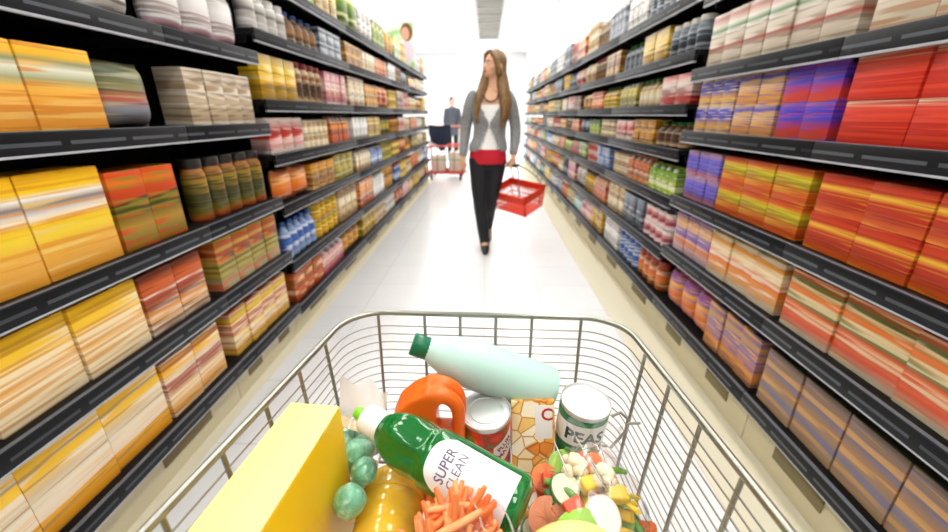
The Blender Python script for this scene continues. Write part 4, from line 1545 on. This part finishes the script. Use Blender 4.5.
WO = Vector((0.02, 3.70, 0.0))
t = thing('person', 'woman with long brown hair in grey cardigan walking down the aisle with a red basket', 'person', WO)
HM = Matrix.Translation((0.052, 3.675, 1.494)) @ Matrix.Rotation(math.radians(-52), 4, 'Z') @ Matrix.Rotation(math.radians(-6), 4, 'X')
SL, EL, WL = Vector((-0.125, 3.70, 1.345)), Vector((-0.180, 3.72, 1.085)), Vector((-0.200, 3.66, 0.865))
SR, ER, WR = Vector((0.200, 3.70, 1.345)), Vector((0.262, 3.75, 1.090)), Vector((0.243, 3.665, 0.875))
HIPA, KNA, ANA = Vector((-0.058, 3.69, 0.83)), Vector((-0.047, 3.62, 0.45)), Vector((0.000, 3.615, 0.085))
HIPB, KNB, ANB = Vector((0.098, 3.70, 0.83)), Vector((0.050, 3.69, 0.46)), Vector((0.028, 3.945, 0.155))
TOR = [(0.02, 3.70, 0.78, 0.135, 0.10), (0.02, 3.70, 0.85, 0.150, 0.112), (0.022, 3.70, 0.93, 0.142, 0.105), (0.03, 3.70, 1.03, 0.118, 0.092), (0.034, 3.695, 1.10, 0.120, 0.094), (0.037, 3.69, 1.20, 0.138, 0.110), (0.04, 3.695, 1.29, 0.150, 0.100), (0.04, 3.70, 1.36, 0.130, 0.075), (0.042, 3.70, 1.41, 0.07, 0.055)]
bm = new_bm()
loft(bm, TOR, 24)
head(bm, HM)
limb(bm, [(0.042, 3.70, 1.38), (0.048, 3.69, 1.52)], [0.056, 0.046], 16)
limb(bm, [SL, EL, WL], [0.046, 0.036, 0.025])
limb(bm, [SR, ER, WR], [0.046, 0.036, 0.025])
hand(bm, WL + Vector((0, 0, -0.01)), (-0.03, -0.10, -1), (0.25, -1, 0.1), (1, 0.2, 0), 0.32)
hand(bm, WR + Vector((0, 0, -0.005)), (-0.08, -0.12, -1), (-0.5, -1, 0.1), (-1, 0.3, 0), 0.85)
for (h_, k_, a_, f_) in ((HIPA, KNA, ANA, (0.004, 3.50, 0.03)), (HIPB, KNB, ANB, (0.030, 3.86, 0.035))):
    limb(bm, [h_, (h_ + k_) / 2 + Vector((0, -0.01, 0)), k_, (k_ + a_) / 2 + Vector((0, 0.018, 0)), a_], [0.082, 0.068, 0.050, 0.048, 0.033])
    limb(bm, [a_, Vector(f_)], [0.034, 0.026])
bb = bake(bm, 0.0052, 4)
body = obj('body', rel(bb, WO), skinm, t, True, 3)
face_parts(t, HM, WO)
# hair: crown and long falls over both shoulders
bm = new_bm()
hh = new_bm()
ell(hh, (0, 0.026, 0.128), (0.083, 0.088, 0.098), None, 24, 18)
ell(hh, (0, 0.052, 0.070), (0.078, 0.062, 0.10))
for s in (-1, 1):
    limb(hh, [(s * 0.012, -0.052, 0.196), (s * 0.050, -0.050, 0.168), (s * 0.074, -0.026, 0.110), (s * 0.076, 0.0, 0.04)], [0.016, 0.020, 0.022, 0.026], 12)
for v in hh.verts:
    v.co = HM @ v.co
me = bpy.data.meshes.new('h')
hh.to_mesh(me)
hh.free()
bm.from_mesh(me)
bpy.data.meshes.remove(me)
limb(bm, [(0.12, 3.70, 1.60), (0.125, 3.67, 1.48), (0.145, 3.625, 1.36), (0.150, 3.595, 1.24), (0.135, 3.585, 1.12)], [0.040, 0.046, 0.042, 0.036, 0.014], 14)
limb(bm, [(0.15, 3.71, 1.52), (0.165, 3.66, 1.40), (0.185, 3.63, 1.30), (0.18, 3.61, 1.18)], [0.03, 0.036, 0.030, 0.012], 12)
limb(bm, [(0.02, 3.70, 1.60), (-0.020, 3.67, 1.46), (-0.055, 3.625, 1.36), (-0.075, 3.60, 1.26), (-0.078, 3.60, 1.15)], [0.034, 0.040, 0.036, 0.030, 0.012], 14)
limb(bm, [(0.06, 3.77, 1.6), (0.06, 3.80, 1.45), (0.06, 3.815, 1.30)], [0.07, 0.075, 0.05], 14)
hb = bake(bm, 0.0055, 3)
for v in hb.verts:
    q = v.co
    v.co += Vector((math.sin(q.x * 330 + q.z * 14) * 0.0016, math.sin(q.x * 270 + q.z * 9) * 0.0016, 0))
m = mat('brown_hair', '7A5A34', 0.45)
b = m.node_tree.nodes['Principled BSDF']
tc = N(m, 'ShaderNodeTexCoord')
mp = N(m, 'ShaderNodeMapping')
mp.inputs['Scale'].default_value = (160, 160, 6)
L(m, tc.outputs['Object'], mp.inputs[0])
nz = N(m, 'ShaderNodeTexNoise')
nz.inputs['Scale'].default_value = 1
L(m, mp.outputs[0], nz.inputs['Vector'])
r1 = ramp(m, [(0.3, '4E3820'), (0.55, '846238'), (0.75, 'B08E5A')])
L(m, nz.outputs[0], r1.inputs[0])
L(m, r1.outputs[0], b.inputs['Base Color'])
obj('hair', rel(hb, WO), m, t, True, 3)


def grow(rings, e):
    return [(a, b_, c, d + e, f + e) for a, b_, c, d, f in rings]


# white top
bm = new_bm()
loft(bm, grow([r_ for r_ in TOR if 0.9 < r_[2] < 1.30], 0.010) + [(0.04, 3.70, 1.335, 0.142, 0.094)], 40, False)
for f in [f for f in bm.faces if f.calc_center_median().y < 3.65 and f.calc_center_median().z > 1.30 and abs(f.calc_center_median().x - 0.04) < 0.075]:
    bm.faces.remove(f)
obj('white_top', rel(bm, WO), mat('white_cotton', 'F4F3F0', 0.8), t)
# red sash at the hem
bm = new_bm()
loft(bm, [(0.02, 3.70, 0.806, 0.166, 0.126), (0.02, 3.70, 0.84, 0.168, 0.130), (0.02, 3.70, 0.88, 0.166, 0.127), (0.022, 3.70, 0.925, 0.157, 0.120), (0.022, 3.70, 0.93, 0.148, 0.110)], 40, False)
obj('red_hem', rel(bm, WO), mat('red_cotton', 'C4162C', 0.75), t)
# trousers
bm = new_bm()
loft(bm, grow([(0.02, 3.70, 0.76, 0.118, 0.09)] + TOR[:3], 0.010), 24)
for (h_, k_, a_) in ((HIPA, KNA, ANA), (HIPB, KNB, ANB)):
    limb(bm, [h_, (h_ + k_) / 2 + Vector((0, -0.01, 0)), k_, (k_ + a_) / 2 + Vector((0, 0.018, 0)), a_ + Vector((0, 0, -0.01))], [0.096, 0.082, 0.062, 0.058, 0.047])
tb = bake(bm, 0.006, 4)
obj('trousers', rel(tb, WO), mat('black_trousers', '14151C', 0.7), t, True, 3)
for (a_, f_) in ((ANA, (0.004, 3.492, 0.028)), (ANB, (0.030, 3.855, 0.034))):
    bm = new_bm()
    limb(bm, [a_ + Vector((0, 0.03, 0.03)), a_ + Vector((0, 0.05, -0.055))], [0.042, 0.030], 14)
    limb(bm, [a_ + Vector((0, 0.008, 0.05)), a_ + Vector((0, 0.012, -0.02)), Vector(f_) + Vector((0, 0.05, 0.012)), Vector(f_)], [0.046, 0.043, 0.040, 0.027], 16)
    limb(bm, [a_ + Vector((0, 0.035, -0.02)), a_ + Vector((0, 0.04, -0.066))], [0.026, 0.019], 12)
    sb = bake(bm, 0.004, 3)
    obj('boot', rel(sb, WO), mat('black_leather', '121214', 0.35), t, True, 3)
# grey cardigan, open at the front
m = mat('grey_knit', '8E8E8C', 0.9)
b = m.node_tree.nodes['Principled BSDF']
tc = N(m, 'ShaderNodeTexCoord')
wv = N(m, 'ShaderNodeTexNoise')
wv.inputs['Scale'].default_value = 90
L(m, tc.outputs['Object'], wv.inputs['Vector'])
r1 = ramp(m, [(0.3, '74757A'), (0.7, 'A3A3A1')])
L(m, wv.outputs[0], r1.inputs[0])
L(m, r1.outputs[0], b.inputs['Base Color'])
bm = new_bm()
rr_ = [(0.022, 3.70, 0.915, 0.172, 0.135), (0.022, 3.70, 0.95, 0.170, 0.132), (0.03, 3.70, 1.03, 0.142, 0.114), (0.034, 3.695, 1.10, 0.140, 0.113), (0.037, 3.69, 1.20, 0.158, 0.130), (0.04, 3.695, 1.29, 0.170, 0.120), (0.04, 3.70, 1.36, 0.150, 0.092), (0.042, 3.70, 1.40, 0.095, 0.075)]
fine = []
for i in range(len(rr_) - 1):
    for q in range(5):
        s_ = q / 5
        fine.append(tuple(rr_[i][k] + (rr_[i + 1][k] - rr_[i][k]) * s_ for k in range(5)))
fine.append(rr_[-1])
loft(bm, fine, 72, False)
kill = []
for f in bm.faces:
    c = f.calc_center_median()
    if c.y < 3.70:
        x = abs(c.x - 0.030)
        if c.z > 1.16:
            op = 0.015 + (c.z - 1.16) * 0.58
        elif c.z > 1.12:
            op = 0.004
        else:
            op = 0.004 + (1.12 - c.z) * 0.48
        if x < op:
            kill.append(f)
bmesh.ops.delete(bm, geom=kill, context='FACES')
bmesh.ops.recalc_face_normals(bm, faces=bm.faces)
bmesh.ops.solidify(bm, geom=bm.faces[:], thickness=0.007)
card = obj('cardigan', rel(bm, WO), m, t, True, 1.2)
for (s_, e_, w_) in ((SL, EL, WL), (SR, ER, WR)):
    bm = new_bm()
    limb(bm, [s_ + Vector((0.02 if s_ is SL else -0.02, 0, 0.01)), s_ + (e_ - s_) * 0.25, e_, w_ + (e_ - w_) * 0.12], [0.058, 0.056, 0.048, 0.038], 18)
    obj('sleeve', rel(bm, WO), m, card)
bm = new_bm()
tube(bm, [(0.04 + 0.062 * math.sin(a), 3.665 - 0.085 * math.cos(a * 0.8), 1.375 - 0.062 * math.cos(a)) for a in [(-1.7 + 3.4 * k / 16) for k in range(17)]], 0.006, 8)
obj('necklace', rel(bm, WO), mat('dark_beads', '2A1A1E', 0.3), t)

# red hand basket in her hand
apex = Vector((0.246, 3.650, 0.795))
upv = Vector((-0.040, -0.055, 0.215)).normalized()
BK = apex - upv * 0.425
Mk = frame(BK, upv, (math.cos(math.radians(-46)), math.sin(math.radians(-46)), 0))
t = thing('shopping_basket', 'bright red plastic shopping basket hanging from the walking woman\'s hand', 'basket', BK)
redp = mat('red_basket_plastic', 'EE3E20', 0.35)


def rect(w, d, z, n=1):
    return [Vector((-w / 2, -d / 2, z)), Vector((w / 2, -d / 2, z)), Vector((w / 2, d / 2, z)), Vector((-w / 2, d / 2, z))]


bm = new_bm()
top, bot = rect(0.42, 0.30, 0.20), rect(0.35, 0.235, 0.0)
bx(bm, (0, 0, 0.003), (0.35, 0.235, 0.006), 0.002)
for i in range(4):
    a, b_ = top[i], top[(i + 1) % 4]
    c, d = bot[i], bot[(i + 1) % 4]
    n = 11 if i % 2 == 0 else 8
    for k in range(n + 1):
        p, q = a + (b_ - a) * k / n, c + (d - c) * k / n
        tube(bm, [q, p], 0.0042 if 0 < k < n else 0.008, 6)
    for h_ in (0.04, 0.085, 0.13):
        s_ = h_ / 0.20
        tube(bm, [c + (a - c) * s_, d + (b_ - d) * s_], 0.0045, 6)
    s0, s1 = 0.70, 1.0
    quad = [c + (a - c) * s0, d + (b_ - d) * s0, b_, a]
    f = bm.faces.new([bm.verts.new(v) for v in quad])
    ex = bmesh.ops.extrude_face_region(bm, geom=[f])
    nv = ((quad[1] - quad[0]).cross(quad[3] - quad[0])).normalized() * 0.004
    for v in ex['geom']:
        if isinstance(v, bmesh.types.BMVert):
            v.co += nv
tube(bm, top, 0.010, 8, True)
for v in bm.verts:
    v.co = Mk @ v.co
obj('basket_body', rel(bm, BK), redp, t, True, 0.6)
for s in (-1, 1):
    bm = new_bm()
    pts = [Vector((-0.17, s * 0.15, 0.195)), Vector((-0.15, s * 0.13, 0.28)), Vector((-0.10, s * 0.05, 0.385)), Vector((-0.05, s * 0.012, 0.425)), Vector((0.05, s * 0.012, 0.425)), Vector((0.10, s * 0.05, 0.385)), Vector((0.15, s * 0.13, 0.28)), Vector((0.17, s * 0.15, 0.195))]
    tube(bm, [Mk @ p for p in pts], 0.0045, 8)
    hn = obj('handle', rel(bm, BK), mat('grey_wire', '4A4A4E', 0.4, 0.6), t)
    bm = new_bm()
    tube(bm, [Mk @ Vector((-0.055, s * 0.012, 0.425)), Mk @ Vector((0.055, s * 0.012, 0.425))], 0.011, 10)
    obj('grip', rel(bm, BK), plasm, hn)

# ---- distant red flat trolley with a navy jacket over it
TO = Vector((-0.77, 8.27, 0))
t = thing('platform_trolley', 'red tubular trolley parked far down the aisle by the left shelves', 'trolley', TO)
redm = mat('red_steel', 'C8402E', 0.4)
x0, x1, y0, y1 = -1.13, -0.42, 7.95, 8.60
bm = new_bm()
tube(bm, [(x0, y0, 0.15), (x1, y0, 0.15), (x1, y1, 0.15), (x0, y1, 0.15)], 0.022, 8, True)
for q in (0.3, 0.6):
    tube(bm, [(x0, y0 + q * 0.65, 0.15), (x1, y0 + q * 0.65, 0.15)], 0.016, 8)
obj('base_frame', rel(bm, TO), redm, t)
for yy in (y0, y1):
    bm = new_bm()
    tube(bm, [(x0, yy, 0.15), (x0, yy, 0.58), (x0 + 0.06, yy, 0.65), (x1 - 0.06, yy, 0.65), (x1, yy, 0.58), (x1, yy, 0.15)], 0.018, 8)
    obj('hoop', rel(bm, TO), redm, t)
bm = new_bm()
for q in (0.28, 0.5, 0.74):
    tube(bm, [(x0 + q * 0.71, y0, 0.15), (x0 + q * 0.71, y0, 0.65)], 0.010, 8)
obj('bars', rel(bm, TO), redm, t)
bm = new_bm()
tube(bm, [(x0, y1, 0.60), (x0, y1 - 0.02, 0.95), (x0 + 0.05, y1 - 0.03, 1.0), (x1 - 0.05, y1 - 0.03, 1.0), (x1, y1 - 0.02, 0.95), (x1, y1, 0.60)], 0.016, 8)
obj('push_handle', rel(bm, TO), mat('pink_grip', 'D98A78', 0.5), t)
bm = new_bm()
tube(bm, [(x0 + 0.04, y0 - 0.01, 0.40), (x1 - 0.04, y0 - 0.01, 0.40)], 0.010, 8)
tag(obj('green_bar', rel(bm, TO), mat('green_steel', '6AA05A', 0.5), t), 'green cross bar')
bm = new_bm()
for xx in (x0 + 0.005, x1 - 0.005):
    tube(bm, [(xx, y0, 0.63), (xx, y1, 0.63)], 0.012, 8)
obj('side_rails', rel(bm, TO), redm, t)
for xx in (x0 + 0.07, x1 - 0.07):
    for yy in (y0 + 0.04, y1 - 0.04):
        bm = new_bm()
        lathe(bm, [(0.02, -0.018), (0.056, -0.018), (0.062, -0.01), (0.062, 0.01), (0.056, 0.018), (0.02, 0.018)], 20, Matrix.Translation((xx, yy, 0.062)) @ Matrix.Rotation(PI / 2, 4, 'Y'))
        bx(bm, (xx, yy, 0.128), (0.05, 0.06, 0.016))
        obj('caster', rel(bm, TO), plasm, t)
for (bxx, byy, s_, cn, lb) in ((-0.92, 8.18, (0.24, 0.34, 0.30), 'EDE4D4', 'cream carton riding on the red trolley, under the navy jacket'), (-0.60, 8.20, (0.22, 0.34, 0.36), 'D9D3C2', 'grey carton riding on the red trolley, clear of the jacket')):
    bm = new_bm()
    bx(bm, (0, 0, s_[2] / 2), s_, 0.006)
    bx(bm, (0, 0, s_[2]), (0.05, s_[1] * 0.98, 0.002))
    o = obj('cardboard_carton', bm, mat('carton_' + cn, cn, 0.7))
    o.location = (bxx, byy, 0.172)
    tag(o, lb, 'carton')
# jacket draped over the handle and hanging in front
bm = new_bm()
g = {}
nx, nz = 16, 22
for i in range(nx + 1):
    for j in range(nz + 1):
        u, v = i / nx, j / nz
        x = -1.17 + 0.46 * u
        if v < 0.25:
            y, z = 8.60 - (8.60 - 8.53) * (v / 0.25), 0.82 + (1.025 - 0.82) * (v / 0.25)
        else:
            q = (v - 0.25) / 0.75
            drop = 0.36 + 0.15 * math.exp(-((u - 0.62) / 0.22) ** 2)
            y, z = 8.53 - 0.03 * q - 0.03 * math.sin(q * 2), 1.025 - drop * q
            x += (u - 0.5) * -0.10 * q
        y += 0.016 * math.sin(u * 17 + v * 3) * (0.3 + v)
        z += 0.012 * math.sin(u * 8 + 1)
        g[i, j] = bm.verts.new((x, y, z))
for i in range(nx):
    for j in range(nz):
        bm.faces.new((g[i, j], g[i + 1, j], g[i + 1, j + 1], g[i, j + 1]))
bmesh.ops.recalc_face_normals(bm, faces=bm.faces)
bmesh.ops.solidify(bm, geom=bm.faces[:], thickness=0.03)
o = obj('jacket', bm, mat('navy_cloth', '1A2238', 0.85), None, True, 1.4)
tag(o, 'dark navy jacket draped over the far red trolley', 'jacket')

# ---- distant shopper in dark clothes
FO = Vector((-0.96, 12.2, 0))
t = thing('person', 'distant person in dark coat standing beyond the red trolley', 'person', FO)
HM2 = Matrix.Translation(FO + Vector((0, 0, 1.47))) @ Matrix.Rotation(0.5, 4, 'Z')
bm = new_bm()
loft(bm, [(FO.x, FO.y, 0.80, 0.15, 0.11), (FO.x, FO.y, 0.95, 0.155, 0.115), (FO.x, FO.y, 1.1, 0.14, 0.105), (FO.x, FO.y, 1.28, 0.17, 0.11), (FO.x, FO.y, 1.36, 0.14, 0.08), (FO.x, FO.y, 1.4, 0.07, 0.06)], 20)
head(bm, HM2)
for s in (-1, 1):
    limb(bm, [FO + Vector((s * 0.175, 0, 1.33)), FO + Vector((s * 0.215, 0.02, 1.07)), FO + Vector((s * 0.20, -0.06, 0.85))], [0.048, 0.038, 0.027])
    hand(bm, FO + Vector((s * 0.20, -0.06, 0.85)), (0, -0.1, -1), (-s * 0.2, -1, 0), (-s, 0, 0), 0.35)
    limb(bm, [FO + Vector((s * 0.085, 0, 0.83)), FO + Vector((s * 0.095, -0.02, 0.46)), FO + Vector((s * 0.10, 0.02, 0.09))], [0.085, 0.056, 0.036])
    limb(bm, [FO + Vector((s * 0.10, 0.03, 0.05)), FO + Vector((s * 0.11, -0.12, 0.035))], [0.036, 0.030])
obj('body', rel(bake(bm, 0.008, 3), FO), skinm, t, True, 3)
bm = new_bm()
loft(bm, [(FO.x, FO.y, 0.66, 0.19, 0.15), (FO.x, FO.y, 0.9, 0.178, 0.14), (FO.x, FO.y, 1.1, 0.16, 0.125), (FO.x, FO.y, 1.28, 0.19, 0.13), (FO.x, FO.y, 1.37, 0.16, 0.10), (FO.x, FO.y, 1.43, 0.075, 0.07)], 24)
for s in (-1, 1):
    limb(bm, [FO + Vector((s * 0.165, 0, 1.34)), FO + Vector((s * 0.22, 0.02, 1.07)), FO + Vector((s * 0.203, -0.055, 0.88))], [0.065, 0.054, 0.044])
obj('coat', rel(bake(bm, 0.008, 3), FO), mat('dark_coat', '50545E', 0.8), t, True, 3)
bm = new_bm()
for s in (-1, 1):
    limb(bm, [FO + Vector((s * 0.085, 0, 0.83)), FO + Vector((s * 0.095, -0.02, 0.46)), FO + Vector((s * 0.10, 0.02, 0.06))], [0.095, 0.068, 0.05])
    limb(bm, [FO + Vector((s * 0.10, 0.03, 0.05)), FO + Vector((s * 0.11, -0.13, 0.04))], [0.044, 0.036])
obj('trousers', rel(bake(bm, 0.008, 3), FO), MC['black_trousers'], t, True, 3)
bm = new_bm()
ell(bm, (0, 0.022, 0.128), (0.080, 0.092, 0.096))
ell(bm, (0, 0.05, 0.07), (0.07, 0.05, 0.07))
for v in bm.verts:
    v.co = HM2 @ v.co
obj('hair', rel(bm, FO), mat('dark_hair', '2A2018', 0.6), t)

# ---- poster on top of the left shelves
PO = Vector((-1.245, 6.40, 1.84))
t = thing('display_poster', 'upright green and white poster with a brown-haired face standing on the left shelves', 'poster', PO)
bm = new_bm()
bx(bm, (PO.x, PO.y, 2.135), (0.42, 0.012, 0.58), 0.003)
bx(bm, (PO.x, PO.y + 0.05, 1.848), (0.30, 0.12, 0.008), 0.002)
m = mat('poster_print', 'F2F5EA', 0.4)
b = m.node_tree.nodes['Principled BSDF']
tc = N(m, 'ShaderNodeTexCoord')
nz = N(m, 'ShaderNodeTexNoise')
nz.inputs['Scale'].default_value = 5
nz.inputs['Detail'].default_value = 1
L(m, tc.outputs['Object'], nz.inputs['Vector'])
r1 = ramp(m, [(0.40, 'F4F6EE'), (0.50, 'DCEBC4'), (0.58, 'A9D08A')])
L(m, nz.outputs[0], r1.inputs[0])
L(m, r1.outputs[0], b.inputs['Base Color'])
obj('poster_board', rel(bm, PO), m, t)
def flat(name, pts, col, off):
    bm = new_bm()
    f = bm.faces.new([bm.verts.new((PO.x + x, PO.y - 0.006 - off, PO.z + z)) for x, z in pts])
    obj(name, rel(bm, PO), mat('poster_' + name, col, 0.45), t, False)
def oval(cx, cz, rx, rz, n=20):
    return [(cx + rx * math.cos(k * 2 * PI / n), cz + rz * math.sin(k * 2 * PI / n)) for k in range(n)]
flat('printed_hair', oval(0.115, 0.46, 0.085, 0.115), '7A4A30', 0.0006)
flat('printed_face', oval(0.095, 0.44, 0.058, 0.085), 'E0A888', 0.0012)
flat('printed_shirt', [(0.02, 0.10), (0.20, 0.10), (0.20, 0.30), (0.15, 0.345), (0.07, 0.345)], 'EBD9E6', 0.0005)
for k, (cx, cz, a) in enumerate(((-0.10, 0.36, 0.5), (-0.05, 0.26, -0.4), (-0.12, 0.20, 0.2), (0.0, 0.18, 0.8))):
    p = [(cx + (math.cos(q) * 0.022 * math.cos(a) - math.sin(q) * 0.065 * math.sin(a)), cz + (math.cos(q) * 0.022 * math.sin(a) + math.sin(q) * 0.065 * math.cos(a))) for q in [i * 2 * PI / 16 for i in range(16)]]
    flat('printed_leaf', p, ('8FCB4A', 'B6D84A')[k % 2], 0.0008 + k * 0.0002)

print('PRODUCTS', NPROD, sum(NPROD.values()), 'runs', NRUN[0])
